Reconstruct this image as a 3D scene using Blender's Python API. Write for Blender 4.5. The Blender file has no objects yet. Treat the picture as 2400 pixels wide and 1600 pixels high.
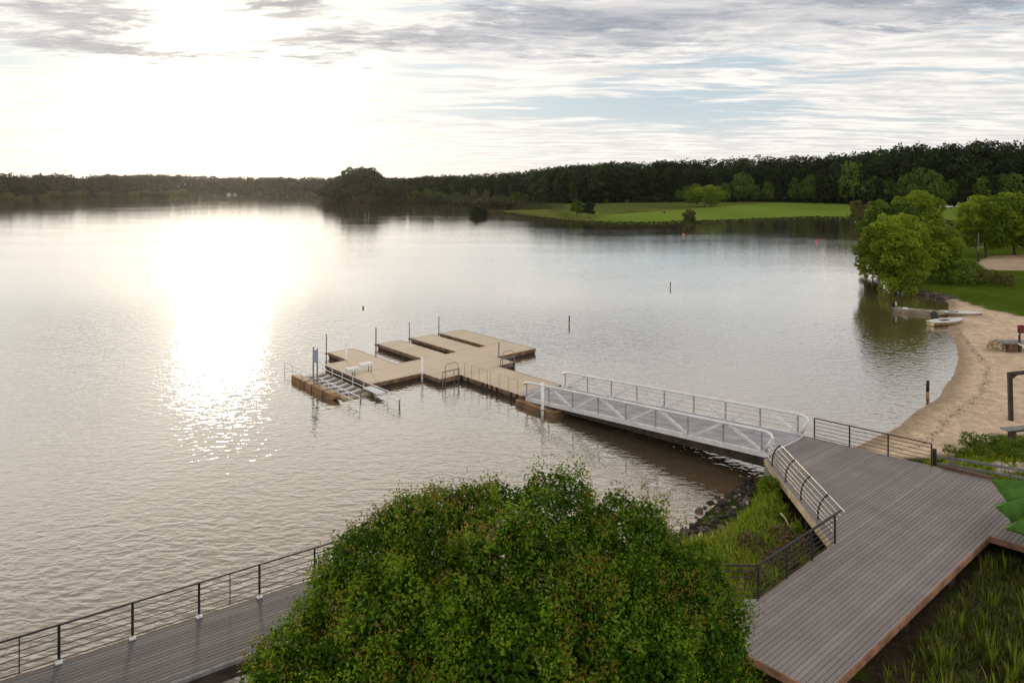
import bpy, math, random
import numpy as np
from mathutils import Vector, Matrix
from mathutils.geometry import tessellate_polygon

random.seed(7)
R = math.radians
sc = bpy.context.scene
COL = sc.collection

# ------------------------------------------------------------------ camera
CAM_H, FPX, CX, HY = 15.0, 1620.0, 1200.0, 434.0
cam = bpy.data.cameras.new('camera')
cam.sensor_width = 36
cam.lens = 36 * FPX / 2400
cam.shift_y = -(800 - HY) / 2400
cam.clip_start, cam.clip_end = 0.2, 12000
camo = bpy.data.objects.new('camera', cam)
camo.location = (0, 0, CAM_H)
camo.rotation_euler = (R(90), 0, 0)
COL.objects.link(camo)
sc.camera = camo

# ------------------------------------------------------------------ render / exposure
sc.view_settings.view_transform = 'Standard'
sc.view_settings.look = 'None'
sc.view_settings.exposure = 0.0
sc.view_settings.gamma = 1.0
sc.view_settings.use_curve_mapping = False
sc.cycles.use_denoising = True
sc.cycles.max_bounces = 6
sc.cycles.diffuse_bounces = 3
sc.cycles.glossy_bounces = 3
sc.cycles.transmission_bounces = 4
sc.cycles.transparent_max_bounces = 8
sc.cycles.caustics_reflective = False
sc.cycles.caustics_refractive = False
sc.cycles.sample_clamp_indirect = 4.0
sc.cycles.sample_clamp_direct = 12.0

# ------------------------------------------------------------------ sun + sky
SUN_AZ, SUN_EL = R(-22.5), R(8.5)
S = (math.sin(SUN_AZ) * math.cos(SUN_EL), math.cos(SUN_AZ) * math.cos(SUN_EL), math.sin(SUN_EL))
sl = bpy.data.lights.new('sun', 'SUN')
sl.energy = 1.5
sl.angle = R(6.0)
sl.color = (1.0, 0.84, 0.62)
so = bpy.data.objects.new('sun', sl)
so.rotation_euler = Vector(S).to_track_quat('Z', 'Y').to_euler()
so.location = (-60, 100, 60)
COL.objects.link(so)


class NT:
    """small helper to write node trees"""
    def __init__(s, tree):
        s.t = tree
        s.t.nodes.clear()

    def n(s, typ, **kw):
        nd = s.t.nodes.new(typ)
        ins = kw.pop('ins', {})
        for k, v in kw.items():
            setattr(nd, k, v)
        for k, v in ins.items():
            s.put(nd.inputs[k], v)
        return nd

    def put(s, sock, v):
        if isinstance(v, bpy.types.NodeSocket):
            s.t.links.new(v, sock)
        else:
            sock.default_value = v

    def math(s, op, a, b=None, c=None, clamp=False):
        nd = s.t.nodes.new('ShaderNodeMath')
        nd.operation = op
        nd.use_clamp = clamp
        for i, v in enumerate((a, b, c)):
            if v is not None:
                s.put(nd.inputs[i], v)
        return nd.outputs[0]

    def vmath(s, op, a, b=None, out=0):
        nd = s.t.nodes.new('ShaderNodeVectorMath')
        nd.operation = op
        s.put(nd.inputs[0], a)
        if b is not None:
            s.put(nd.inputs['Scale' if op == 'SCALE' else 1], b)
        return nd.outputs[out]

    def mixc(s, fac, a, b, mode='MIX'):
        nd = s.t.nodes.new('ShaderNodeMix')
        nd.data_type = 'RGBA'
        nd.blend_type = mode
        nd.clamp_factor = True
        s.put(nd.inputs[0], fac)
        s.put(nd.inputs[6], a if isinstance(a, bpy.types.NodeSocket) else (*a, 1))
        s.put(nd.inputs[7], b if isinstance(b, bpy.types.NodeSocket) else (*b, 1))
        return nd.outputs[2]

    def noise(s, vec, scale, detail=4, rough=0.5, dist=0.0, out='Fac'):
        nd = s.t.nodes.new('ShaderNodeTexNoise')
        nd.inputs['Scale'].default_value = scale
        nd.inputs['Detail'].default_value = detail
        nd.inputs['Roughness'].default_value = rough
        nd.inputs['Distortion'].default_value = dist
        if vec is not None:
            s.t.links.new(vec, nd.inputs['Vector'])
        return nd.outputs[out]

    def ramp(s, fac, lo, hi, a=0.0, b=1.0, smooth=True):
        nd = s.t.nodes.new('ShaderNodeMapRange')
        nd.interpolation_type = 'SMOOTHSTEP' if smooth else 'LINEAR'
        s.put(nd.inputs[0], fac)
        for i, v in ((1, lo), (2, hi), (3, a), (4, b)):
            s.put(nd.inputs[i], v)
        return nd.outputs[0]

    def mapping(s, vec, rot=0.0, scale=(1, 1, 1), loc=(0, 0, 0)):
        nd = s.t.nodes.new('ShaderNodeMapping')
        s.t.links.new(vec, nd.inputs[0])
        nd.inputs['Rotation'].default_value = (0, 0, rot)
        nd.inputs['Scale'].default_value = scale
        nd.inputs['Location'].default_value = loc
        return nd.outputs[0]


w = bpy.data.worlds.new('World')
sc.world = w
w.use_nodes = True
T = NT(w.node_tree)
co = T.n('ShaderNodeTexCoord').outputs['Generated']
d = T.vmath('NORMALIZE', co)
sep = T.n('ShaderNodeSeparateXYZ', ins={0: d})
dx, dy, dz = sep.outputs
sky = T.n('ShaderNodeTexSky', sky_type='NISHITA', sun_disc=False, sun_elevation=SUN_EL, sun_rotation=SUN_AZ,
          air_density=1.0, dust_density=1.5, ozone_density=1.0, altitude=100)
skyc = T.vmath('SCALE', sky.outputs[0], 0.05)
zz = T.math('ADD', T.math('MAXIMUM', dz, 0.0), 0.05)
pl = T.n('ShaderNodeCombineXYZ', ins={0: T.math('DIVIDE', dx, zz), 1: T.math('DIVIDE', dy, zz), 2: 0.0}).outputs[0]
elev = T.math('MAXIMUM', dz, 0.0)
azim = T.math('ARCTAN2', dx, dy)


def bank(az, el, saz, sel, wt, tilt=0.0):
    """soft cloud bank centred on a compass bearing and height (degrees)"""
    da = T.math('SUBTRACT', azim, R(az))
    u = T.math('DIVIDE', da, R(saz))
    v = T.math('DIVIDE', T.math('SUBTRACT', T.math('SUBTRACT', elev, R(el)), T.math('MULTIPLY', da, tilt)), R(sel))
    q = T.math('ADD', T.math('MULTIPLY', u, u), T.math('MULTIPLY', v, v))
    return T.math('MULTIPLY', T.math('POWER', 2.718, T.math('MULTIPLY', q, -1.0)), wt)


def total(items):
    r = items[0]
    for i in items[1:]:
        r = T.math('ADD', r, i)
    return r


# main stratocumulus sheet, ragged veil and fine streaks, all on a plane overhead
warp = T.vmath('SCALE', T.vmath('SUBTRACT', T.noise(pl, 0.9, 3, 0.5, out='Color'), (0.5, 0.5, 0.5)), 0.5)
plw = T.vmath('ADD', pl, warp)
p1 = T.mapping(plw, R(12), (0.8, 1.1, 1), (3.1, 1.7, 0))
n1 = T.noise(p1, 0.9, 8, 0.60, 0.25)
p2 = T.mapping(plw, R(-8), (0.5, 1.5, 1), (7.3, 4.2, 0))
n2 = T.noise(p2, 1.15, 7, 0.62, 0.2)
p3 = T.mapping(plw, R(5), (0.55, 1.9, 1), (1.0, 9.0, 0))
n3 = T.noise(p3, 2.4, 6, 0.62, 0.1)
banks = total([bank(-33, 11.6, 9, 1.5, 0.42, -0.05), bank(-20, 13.9, 7, 1.2, 0.42, -0.10), bank(-11, 11.5, 9, 1.0, 0.36, 0.02), bank(5, 13.2, 13, 2.3, 0.40), bank(27, 12.0, 16, 2.4, 0.40),
               bank(-31, 9.5, 8, 0.7, 0.34, -0.06), bank(30, 7.3, 9, 0.8, 0.14), bank(-20, 10.0, 6, 0.5, 0.26)])
dens = T.math('ADD', T.math('ADD', T.math('MULTIPLY', T.math('SUBTRACT', n1, 0.5), 1.1), T.math('MULTIPLY', T.math('SUBTRACT', n3, 0.5), 0.60)), banks)
n4 = T.noise(T.mapping(plw, R(3), (0.7, 1.4, 1), (2, 5, 0)), 6.5, 5, 0.65)
dens = T.math('ADD', dens, T.math('MULTIPLY', T.math('SUBTRACT', n4, 0.5), 1.05))
thick = T.ramp(dens, 0.08, 0.46)
open_ = total([bank(3, 6.2, 16, 1.3, 0.30), bank(16, 5.0, 10, 1.5, 0.20), bank(-34, 8.0, 7, 1.2, 0.30), bank(15, 9.4, 6, 0.6, 0.25), bank(-8, 9.3, 4, 0.5, 0.22)])
vd = T.math('SUBTRACT', T.math('ADD', n2, T.math('MULTIPLY', T.math('SUBTRACT', n3, 0.5), 0.7)), open_)
thin = T.ramp(vd, 0.24, 0.46)
sd = T.vmath('DOT_PRODUCT', d, S, out=1)
sdp = T.math('MAXIMUM', sd, 0.0)
g1 = T.math('POWER', sdp, 200.0)
g2 = T.math('POWER', sdp, 30.0)
g3 = T.math('POWER', sdp, 6.0)
blue = T.mixc(T.ramp(elev, 0.01, 0.12), (0.92, 0.90, 0.85), (0.60, 0.73, 0.82))
base = T.mixc(0.8, skyc, blue)
streak = T.ramp(n3, 0.36, 0.62)
veil = T.mixc(streak, (0.74, 0.725, 0.71), (1.04, 0.995, 0.93))
veil = T.mixc(g2, veil, (1.02, 0.97, 0.89))
lowh = T.ramp(elev, 0.0, 0.05, 1.0, 0.0)
base = T.mixc(T.math('MULTIPLY', lowh, 0.8), base, T.mixc(g3, (0.86, 0.83, 0.77), (0.98, 0.90, 0.80)))
c0 = T.mixc(T.math('MULTIPLY', thin, T.ramp(elev, 0.0, 0.04, 0.3, 0.92)), base, veil)
shade = T.math('ADD', T.math('MULTIPLY', T.noise(T.mapping(plw, R(10), (0.5, 1.5, 1), (5, 2, 0)), 2.0, 6, 0.62), 0.6), T.math('ADD', T.math('MULTIPLY', n3, 0.25), T.math('MULTIPLY', n4, 0.15)))
cl = T.mixc(T.ramp(shade, 0.38, 0.62), (0.27, 0.31, 0.38), (0.72, 0.70, 0.70))
cl = T.mixc(T.math('MULTIPLY', g2, 0.55), cl, (0.60, 0.54, 0.49))
c1 = T.mixc(T.math('MULTIPLY', thick, 0.94), c0, cl)
clear = T.math('SUBTRACT', 1.0, T.math('MULTIPLY', thick, 0.96))
gl = T.math('MULTIPLY', total([T.math('MULTIPLY', g1, 0.9), T.math('MULTIPLY', g2, 0.15), T.math('MULTIPLY', g3, 0.05)]), clear)
glow = T.vmath('SCALE', (1.0, 0.88, 0.70), gl)
up = T.ramp(elev, 0.25, 0.40, 0.0, 1.0)
hi = T.noise(T.mapping(plw, R(20), (1.0, 1.3, 1), (8, 3, 0)), 1.6, 6, 0.6)
upc = T.mixc(T.math('ADD', T.ramp(sd, 0.52, 0.97), T.math('MULTIPLY', T.math('SUBTRACT', hi, 0.5), 1.1), clamp=True), (0.46, 0.44, 0.44), (1.18, 1.05, 0.88))
upc = T.vmath('SCALE', upc, T.ramp(elev, 0.28, 0.64, 1.0, 0.34))
upc = T.mixc(T.ramp(sd, 0.30, -0.4), upc, (1.08, 1.04, 1.0))
c1 = T.mixc(T.math('MULTIPLY', up, 0.85), c1, upc)
c2 = T.vmath('ADD', c1, glow)
bg = T.n('ShaderNodeBackground', ins={'Color': c2, 'Strength': 1.04})
wo = T.n('ShaderNodeOutputWorld', ins={0: bg.outputs[0]})

# ------------------------------------------------------------------ helpers


def at(px, py, z=0.0):
    D = FPX * (CAM_H - z) / (py - HY)
    return ((px - CX) / FPX * D, D)


def link(o):
    COL.objects.link(o)
    return o


def tag(o, label=None, cat=None, group=None, kind=None):
    if label: o['label'] = label
    if cat: o['category'] = cat
    if group: o['group'] = group
    if kind: o['kind'] = kind
    return o


def thing(name, label, cat, loc=(0, 0, 0), rz=0.0, group=None):
    o = link(bpy.data.objects.new(name, None))
    o.empty_display_size = 0.3
    o.location = loc
    o.rotation_euler = (0, 0, rz)
    return tag(o, label, cat, group)


class MB:
    def __init__(s):
        s.v, s.f = [], []

    def add(s, v, f):
        k = len(s.v)
        s.v += [tuple(p) for p in v]
        s.f += [tuple(i + k for i in q) for q in f]

    def box(s, c, size, rz=0.0):
        hx, hy, hz = size[0] / 2, size[1] / 2, size[2] / 2
        cs, sn = math.cos(rz), math.sin(rz)
        v = []
        for z in (-hz, hz):
            for x, y in ((-hx, -hy), (hx, -hy), (hx, hy), (-hx, hy)):
                v.append((c[0] + x * cs - y * sn, c[1] + x * sn + y * cs, c[2] + z))
        s.add(v, [(3, 2, 1, 0), (4, 5, 6, 7), (0, 1, 5, 4), (1, 2, 6, 5), (2, 3, 7, 6), (3, 0, 4, 7)])

    def bar(s, p, q, w_, h_, up=(0, 0, 1)):
        p, q = Vector(p), Vector(q)
        t = (q - p).normalized()
        upv = Vector(up)
        if abs(t.dot(upv)) > 0.98: upv = Vector((0, 1, 0))
        a = t.cross(upv).normalized() * (w_ / 2)
        b = a.cross(t).normalized() * (h_ / 2)
        v = [p - a - b, p + a - b, p + a + b, p - a + b, q - a - b, q + a - b, q + a + b, q - a + b]
        s.add(v, [(0, 1, 2, 3), (7, 6, 5, 4), (4, 5, 1, 0), (5, 6, 2, 1), (6, 7, 3, 2), (7, 4, 0, 3)])

    def tube(s, pts, r, n=8, r2=None, caps=True):
        pts = [Vector(p) for p in pts]
        m = len(pts)
        rad = r if isinstance(r, (list, tuple)) else [r + ((r2 - r) * i / (m - 1) if r2 is not None else 0) for i in range(m)]
        rings, prev = [], None
        for i in range(m):
            t = (pts[min(i + 1, m - 1)] - pts[max(i - 1, 0)]).normalized()
            if prev is None:
                a = t.cross(Vector((0, 0, 1)) if abs(t.z) < 0.9 else Vector((1, 0, 0))).normalized()
            else:
                a = (prev - t * prev.dot(t)).normalized()
            prev = a
            b = t.cross(a)
            rings.append([pts[i] + (a * math.cos(2 * math.pi * k / n) + b * math.sin(2 * math.pi * k / n)) * rad[i] for k in range(n)])
        v = [p for ring in rings for p in ring]
        f = [(i * n + k, i * n + (k + 1) % n, (i + 1) * n + (k + 1) % n, (i + 1) * n + k) for i in range(m - 1) for k in range(n)]
        if caps:
            f.append(tuple(reversed(range(n))))
            f.append(tuple((m - 1) * n + k for k in range(n)))
        s.add(v, f)

    def prism(s, poly, z0, z1):
        n = len(poly)
        ar = sum(poly[i][0] * poly[(i + 1) % n][1] - poly[(i + 1) % n][0] * poly[i][1] for i in range(n))
        if ar < 0: poly = poly[::-1]
        v = [(x, y, z0) for x, y in poly] + [(x, y, z1) for x, y in poly]
        f = [tuple(reversed(range(n))), tuple(range(n, 2 * n))]
        f += [(i, (i + 1) % n, n + (i + 1) % n, n + i) for i in range(n)]
        s.add(v, f)

    def build(s, name, mat, parent=None, smooth=False, bevel=0.0, local=False):
        me = bpy.data.meshes.new(name)
        vs = s.v
        if parent is not None and not local:
            mi = (Matrix.Translation(parent_world(parent)) @ Matrix.Rotation(parent.rotation_euler.z if parent.type == 'EMPTY' else 0, 4, 'Z')).inverted()
            vs = [tuple(mi @ Vector(p)) for p in vs]
        me.from_pydata(vs, [], s.f)
        me.update()
        if smooth:
            me.polygons.foreach_set('use_smooth', [True] * len(me.polygons))
        me.materials.append(mat)
        o = link(bpy.data.objects.new(name, me))
        if parent is not None:
            o.parent = parent
        if bevel:
            md = o.modifiers.new('bevel', 'BEVEL')
            md.width = bevel
            md.segments = 2
            md.limit_method = 'ANGLE'
        return o


def parent_world(p):
    v = Vector(p.location)
    while p.parent is not None:
        p = p.parent
        v = v + Vector(p.location)
    return v


def np_mesh(name, V, F, mat, parent=None, tint=None, col=None, smooth=False):
    """V (n,3), F (m,k) arrays -> object; tint per face, col per vertex"""
    me = bpy.data.meshes.new(name)
    V = np.asarray(V, np.float32)
    F = np.asarray(F, np.int32)
    m, k = F.shape
    me.vertices.add(len(V))
    me.vertices.foreach_set('co', V.ravel())
    me.loops.add(m * k)
    me.loops.foreach_set('vertex_index', F.ravel())
    me.polygons.add(m)
    me.polygons.foreach_set('loop_start', np.arange(0, m * k, k, dtype=np.int32))
    me.polygons.foreach_set('loop_total', np.full(m, k, np.int32))
    if smooth: me.polygons.foreach_set('use_smooth', np.ones(m, bool))
    if tint is not None:
        a = me.attributes.new('tint', 'FLOAT', 'FACE')
        a.data.foreach_set('value', np.asarray(tint, np.float32))
    if col is not None:
        a = me.attributes.new('gcol', 'FLOAT_COLOR', 'POINT')
        c = np.ones((len(V), 4), np.float32)
        c[:, :3] = col
        a.data.foreach_set('color', c.ravel())
    me.update(calc_edges=True)
    me.validate()
    if mat: me.materials.append(mat)
    o = link(bpy.data.objects.new(name, me))
    if parent is not None: o.parent = parent
    return o


def copy_tree(o, parent=None):
    c = o.copy()
    COL.objects.link(c)
    if parent is not None: c.parent = parent
    for ch in list(o.children):
        copy_tree(ch, c)
    return c


# ------------------------------------------------------------------ materials


def mat(name):
    m = bpy.data.materials.new(name)
    m.use_nodes = True
    return m, NT(m.node_tree)


def surf(name, col, rough=0.6, metal=0.0, var=0.2, vscale=3.0, col2=None, spec=0.4, bump=0.0, bscale=30.0, stretch=None, rz=0.0):
    """plain painted / timber / metal surface with mottled tone"""
    m, t = mat(name)
    geo = t.n('ShaderNodeNewGeometry')
    pos = geo.outputs['Position']
    vec = t.mapping(pos, rz, stretch) if stretch else pos
    nz = t.noise(vec, vscale, 5, 0.6)
    c2 = col2 or tuple(c * (1 - 1.6 * var) for c in col)
    c1 = col if col2 else tuple(min(1, c * (1 + var)) for c in col)
    cc = t.mixc(t.ramp(nz, 0.3, 0.7), c2, c1)
    bs = t.n('ShaderNodeBsdfPrincipled', ins={'Base Color': cc, 'Roughness': rough, 'Metallic': metal, 'Specular IOR Level': spec})
    if bump:
        bp = t.n('ShaderNodeBump', ins={'Strength': bump, 'Distance': 0.01, 'Height': t.noise(vec, bscale, 4, 0.6)})
        t.put(bs.inputs['Normal'], bp.outputs[0])
    t.n('ShaderNodeOutputMaterial', ins={0: bs.outputs[0]})
    return m


def leafmat(name, a, b, c=None, trans=0.35, spec=0.08, tip=None):
    """leaf tones by per-leaf tint (0..1); tint above 0.9 takes the third tone"""
    m, t = mat(name)
    at_ = t.n('ShaderNodeAttribute', attribute_name='tint').outputs['Fac']
    cc = t.mixc(at_, a, b)
    if c:
        cc = t.mixc(t.math('GREATER_THAN', at_, 1.0), cc, c)
        cc = t.mixc(t.ramp(at_, 1.2, 2.0), cc, tip or c)
    df = t.n('ShaderNodeBsdfPrincipled', ins={'Base Color': cc, 'Roughness': 0.5, 'Specular IOR Level': spec})
    tr = t.n('ShaderNodeBsdfTranslucent', ins={'Color': t.mixc(0.5, cc, t.mixc(1.0, cc, (1.3, 1.25, 0.5), 'MULTIPLY'))})
    mx = t.n('ShaderNodeMixShader', ins={0: trans, 1: df.outputs[0], 2: tr.outputs[0]})
    t.n('ShaderNodeOutputMaterial', ins={0: mx.outputs[0]})
    return m


def boardmat(name, c1, c2, rz, rough=0.65):
    m, t = mat(name)
    at_ = t.n('ShaderNodeAttribute', attribute_name='tint').outputs['Fac']
    pos = t.n('ShaderNodeNewGeometry').outputs['Position']
    v = t.mapping(pos, -rz, (1.0, 22.0, 1.0))
    grain = t.noise(v, 1.6, 6, 0.65)
    blot = t.noise(pos, 0.7, 5, 0.6)
    f = t.math('ADD', t.math('MULTIPLY', at_, 0.22), t.math('ADD', t.math('MULTIPLY', grain, 0.22), t.math('MULTIPLY', blot, 0.5)))
    cc = t.mixc(t.ramp(f, 0.25, 0.9), c1, c2)
    bp = t.n('ShaderNodeBump', ins={'Strength': 0.35, 'Distance': 0.006, 'Height': grain})
    bs = t.n('ShaderNodeBsdfPrincipled', ins={'Base Color': cc, 'Roughness': rough, 'Specular IOR Level': 0.35, 'Normal': bp.outputs[0]})
    t.n('ShaderNodeOutputMaterial', ins={0: bs.outputs[0]})
    return m


M = {}
M['black'] = surf('black_metal', (0.018, 0.019, 0.022), 0.45, 0.0, 0.15, 4)
M['alu'] = surf('pale_aluminium', (0.88, 0.88, 0.88), 0.42, 0.08, 0.08, 2)
M['alu_floor'] = surf('ribbed_aluminium', (0.42, 0.41, 0.44), 0.6, 0.1, 0.15, 1.2, bump=0.3, bscale=60)
M['upright'] = surf('grey_aluminium', (0.36, 0.36, 0.38), 0.5, 0.2, 0.1, 2)
M['white'] = surf('white_plastic', (0.78, 0.78, 0.78), 0.35, 0, 0.05, 3)
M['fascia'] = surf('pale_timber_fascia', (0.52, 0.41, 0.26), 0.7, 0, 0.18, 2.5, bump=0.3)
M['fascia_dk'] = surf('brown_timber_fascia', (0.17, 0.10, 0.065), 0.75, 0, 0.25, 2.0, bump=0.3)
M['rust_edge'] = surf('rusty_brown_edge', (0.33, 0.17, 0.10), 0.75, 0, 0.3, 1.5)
M['dockside'] = surf('wet_dock_timber', (0.26, 0.155, 0.09), 0.6, 0, 0.35, 1.8, bump=0.3)
M['beam'] = surf('orange_brown_float', (0.34, 0.19, 0.085), 0.6, 0, 0.3, 1.5)
M['timber_dk'] = surf('dark_weathered_timber', (0.06, 0.043, 0.034), 0.8, 0, 0.3, 3, bump=0.3)
M['timber_gr'] = surf('grey_weathered_timber', (0.24, 0.235, 0.24), 0.8, 0, 0.2, 3, bump=0.3)
M['concrete'] = surf('pale_concrete', (0.38, 0.36, 0.33), 0.85, 0, 0.2, 2, bump=0.4)
M['rock'] = surf('brown_rock', (0.12, 0.092, 0.075), 0.85, 0, 0.4, 2.5, bump=0.6, bscale=12)
M['rock_dk'] = surf('dark_wet_rock', (0.04, 0.031, 0.028), 0.7, 0, 0.4, 3, bump=0.6, bscale=12)
M['rock_lt'] = surf('pale_pink_rock', (0.50, 0.42, 0.38), 0.85, 0, 0.2, 3, bump=0.6, bscale=12)
M['canvas'] = surf('green_canvas', (0.07, 0.165, 0.028), 0.9, 0, 0.18, 2.0, spec=0.15, bump=0.2, bscale=6)
M['canvas_lit'] = surf('sunlit_green_ridge', (0.26, 0.38, 0.10), 0.8, 0, 0.12, 2.0, spec=0.15)  # lit copy of the canvas: ridge highlight put into the colour
M['bark'] = surf('bark', (0.085, 0.062, 0.045), 0.9, 0, 0.3, 5, bump=0.6, bscale=20)
M['red'] = surf('red_buoy_plastic', (0.6, 0.04, 0.035), 0.4, 0, 0.06, 3)
M['maroon'] = surf('maroon_board', (0.16, 0.02, 0.03), 0.6, 0, 0.2, 2)
M['blue'] = surf('pale_blue_sign_face', (0.34, 0.44, 0.56), 0.4, 0, 0.10, 3)
M['tan'] = surf('tan_boat_paint', (0.42, 0.36, 0.26), 0.5, 0, 0.2, 2)
M['blackstuff'] = surf('black_rubber', (0.02, 0.02, 0.02), 0.6, 0, 0.2, 3)
M['roller'] = surf('dark_grey_roller', (0.10, 0.10, 0.11), 0.6, 0, 0.1, 3)
M['glass'] = surf('dark_car_glass', (0.02, 0.025, 0.03), 0.1, 0, 0.05, 1)
M['boards_deck'] = boardmat('brown_grey_decking', (0.225, 0.198, 0.190), (0.365, 0.326, 0.318), R(39.6))
M['boards_walk'] = boardmat('grey_decking', (0.10, 0.092, 0.096), (0.205, 0.192, 0.197), R(34.5))
M['boards_mid'] = boardmat('grey_decking_bend', (0.15, 0.135, 0.132), (0.33, 0.305, 0.30), R(0))

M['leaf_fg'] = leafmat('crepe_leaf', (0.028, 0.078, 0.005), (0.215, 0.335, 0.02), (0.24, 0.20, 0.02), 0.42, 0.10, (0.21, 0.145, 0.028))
M['leaf_lime'] = leafmat('lime_leaf', (0.075, 0.135, 0.012), (0.32, 0.40, 0.04), trans=0.5)
M['leaf_mid'] = leafmat('mid_leaf', (0.045, 0.095, 0.012), (0.15, 0.215, 0.028), trans=0.35)
M['leaf_dark'] = leafmat('dark_leaf', (0.018, 0.032, 0.012), (0.045, 0.065, 0.02), trans=0.3)
M['leaf_pine'] = leafmat('pine_mass', (0.008, 0.018, 0.006), (0.052, 0.085, 0.018), trans=0.25)
M['leaf_far'] = leafmat('far_wood', (0.026, 0.034, 0.016), (0.07, 0.072, 0.035), trans=0.3)
M['leaf_edge'] = leafmat('edge_leaf', (0.06, 0.12, 0.02), (0.18, 0.26, 0.04), trans=0.35)
M['leaf_scrub'] = leafmat('scrub', (0.04, 0.045, 0.018), (0.10, 0.10, 0.04), trans=0.3)
M['leaf_olive'] = leafmat('olive_leaf', (0.09, 0.095, 0.03), (0.17, 0.155, 0.05), trans=0.35)
M['blade'] = leafmat('grass_blade', (0.045, 0.08, 0.012), (0.16, 0.20, 0.03), (0.16, 0.13, 0.06), 0.35, 0.2, (0.75, 0.55, 0.30))
M['blade_tuft'] = leafmat('tuft_blade', (0.09, 0.14, 0.014), (0.28, 0.34, 0.03), (0.20, 0.15, 0.06), 0.35, 0.1, (0.75, 0.55, 0.30))
M['blade_lt'] = leafmat('bright_grass_blade', (0.12, 0.19, 0.014), (0.32, 0.42, 0.035), (0.50, 0.38, 0.03), 0.4, 0.2, (0.65, 0.45, 0.02))

# ------------------------------------------------------------------ ground and water
SHORE = [(-160, -60), (-60, -12), (-30, 4), (-12, 16.5), (-6, 21.5), (0, 26), (5, 28.5), (7.76, 30.1), (9.7, 32.6), (11.6, 34.6), (12.9, 35.3),
         (16, 37.5), (20, 40), (24.3, 43.2), (27.1, 46.1), (30.3, 49.1), (34.7, 54.4), (38.8, 60.1), (41.8, 65.3), (45, 71.5), (49.5, 78.5),
         (53.6, 85), (57.0, 90.8), (56.2, 96), (56.5, 102), (58.5, 110), (62.5, 119), (67, 130), (74, 146), (84, 160), (100, 168), (112.6, 173),
         (140, 182), (185, 196), (210, 215), (205, 245), (192, 264), (178, 275), (160, 312), (140, 314), (114, 301), (90, 284), (73.6, 276),
         (50, 266), (37.7, 266), (22, 283), (5, 328), (-8, 376), (-14, 396), (-10, 403), (8, 414), (25, 424), (40, 434), (42, 447), (20, 452),
         (0, 458), (-20, 480), (-40, 525), (-55, 574), (-75, 572), (-109, 566), (-150, 640), (-183, 675), (-215, 730), (-224, 790), (-205, 860),
         (-200, 940), (-282, 1012), (-380, 1060), (-467, 1096), (-487, 1012), (-494, 917), (-524, 838), (-545, 736), (-583, 675), (-600, 528),
         (-900, 420), (-5000, 300), (-5000, 8000), (8000, 8000), (8000, -400), (-160, -400)]


def sdist(P, poly):
    """signed distance, positive inside"""
    P = np.asarray(P, float)
    n = len(poly)
    dmin = np.full(len(P), 1e9)
    ins = np.zeros(len(P), bool)
    x, y = P[:, 0], P[:, 1]
    for i in range(n):
        ax, ay = poly[i]
        bx, by = poly[(i + 1) % n]
        ex, ey = bx - ax, by - ay
        tt = np.clip(((x - ax) * ex + (y - ay) * ey) / (ex * ex + ey * ey + 1e-12), 0, 1)
        dmin = np.minimum(dmin, np.hypot(x - ax - tt * ex, y - ay - tt * ey))
        if ay != by:
            c = ((ay > y) != (by > y)) & (x < (bx - ax) * (y - ay) / (by - ay) + ax)
            ins ^= c
    return np.where(ins, dmin, -dmin)


def vnoise(x, y, seed=0):
    """cheap smooth value noise"""
    xi, yi = np.floor(x), np.floor(y)
    fx, fy = x - xi, y - yi
    fx, fy = fx * fx * (3 - 2 * fx), fy * fy * (3 - 2 * fy)

    def h(a, b):
        s_ = np.sin(a * 127.1 + b * 311.7 + seed * 74.7) * 43758.5453
        return s_ - np.floor(s_)
    return (h(xi, yi) * (1 - fx) + h(xi + 1, yi) * fx) * (1 - fy) + (h(xi, yi + 1) * (1 - fx) + h(xi + 1, yi + 1) * fx) * fy


def fbm(x, y, seed=0, o=4):
    r, a, t_ = 0, 0.5, 0
    for i in range(o):
        r = r + a * vnoise(x * 2 ** i, y * 2 ** i, seed + i)
        t_ += a
        a *= 0.5
    return r / t_


def sstep(x, a, b):
    t_ = np.clip((x - a) / (b - a), 0, 1)
    return t_ * t_ * (3 - 2 * t_)


FRONT = [(-126, 662), (-96, 622), (-19, 622), (18, 588), (40, 505), (95, 515), (127, 515), (186, 503), (207, 481), (217, 441), (229, 415), (262, 405), (300, 376), (420, 330),
         (900, 200), (1500, 200), (1500, 900), (600, 1200), (-100, 1400), (-150, 900)]


def height(P):
    P = np.asarray(P, float)
    x, y = P[:, 0], P[:, 1]
    dd = sdist(P, SHORE) + (fbm(x * 0.35, y * 0.35, 3, 3) - 0.5) * np.clip((y - 40) / 60, 0.3, 3)
    z = np.where(dd < 0, dd * 0.12, 0.0)
    near = sstep(-y, -40, -34)
    prof = 0.055 * np.minimum(dd, 25) + 0.012 * np.clip(dd - 25, 0, 120)
    bank = np.minimum(0.28 * dd, 0.62 + 0.022 * dd)
    prof = prof * (1 - near) + bank * near
    z = np.where(dd > 0, prof, np.maximum(z, -3))
    fd = sdist(P, FRONT)
    z = z + np.where(dd > 0, np.clip(fd, 0, 90) * 0.055 * sstep(x, -80, 200), 0)
    rough = np.where(y < 45, 0.10, 0.06)
    z = z + np.where(dd > 0, (fbm(x * 1.3, y * 1.3, 9, 3) - 0.5) * rough * np.clip(dd, 0, 1), 0)
    return z, dd, fd


def hz(x, y):
    return float(height([(x, y)])[0][0])


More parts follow.
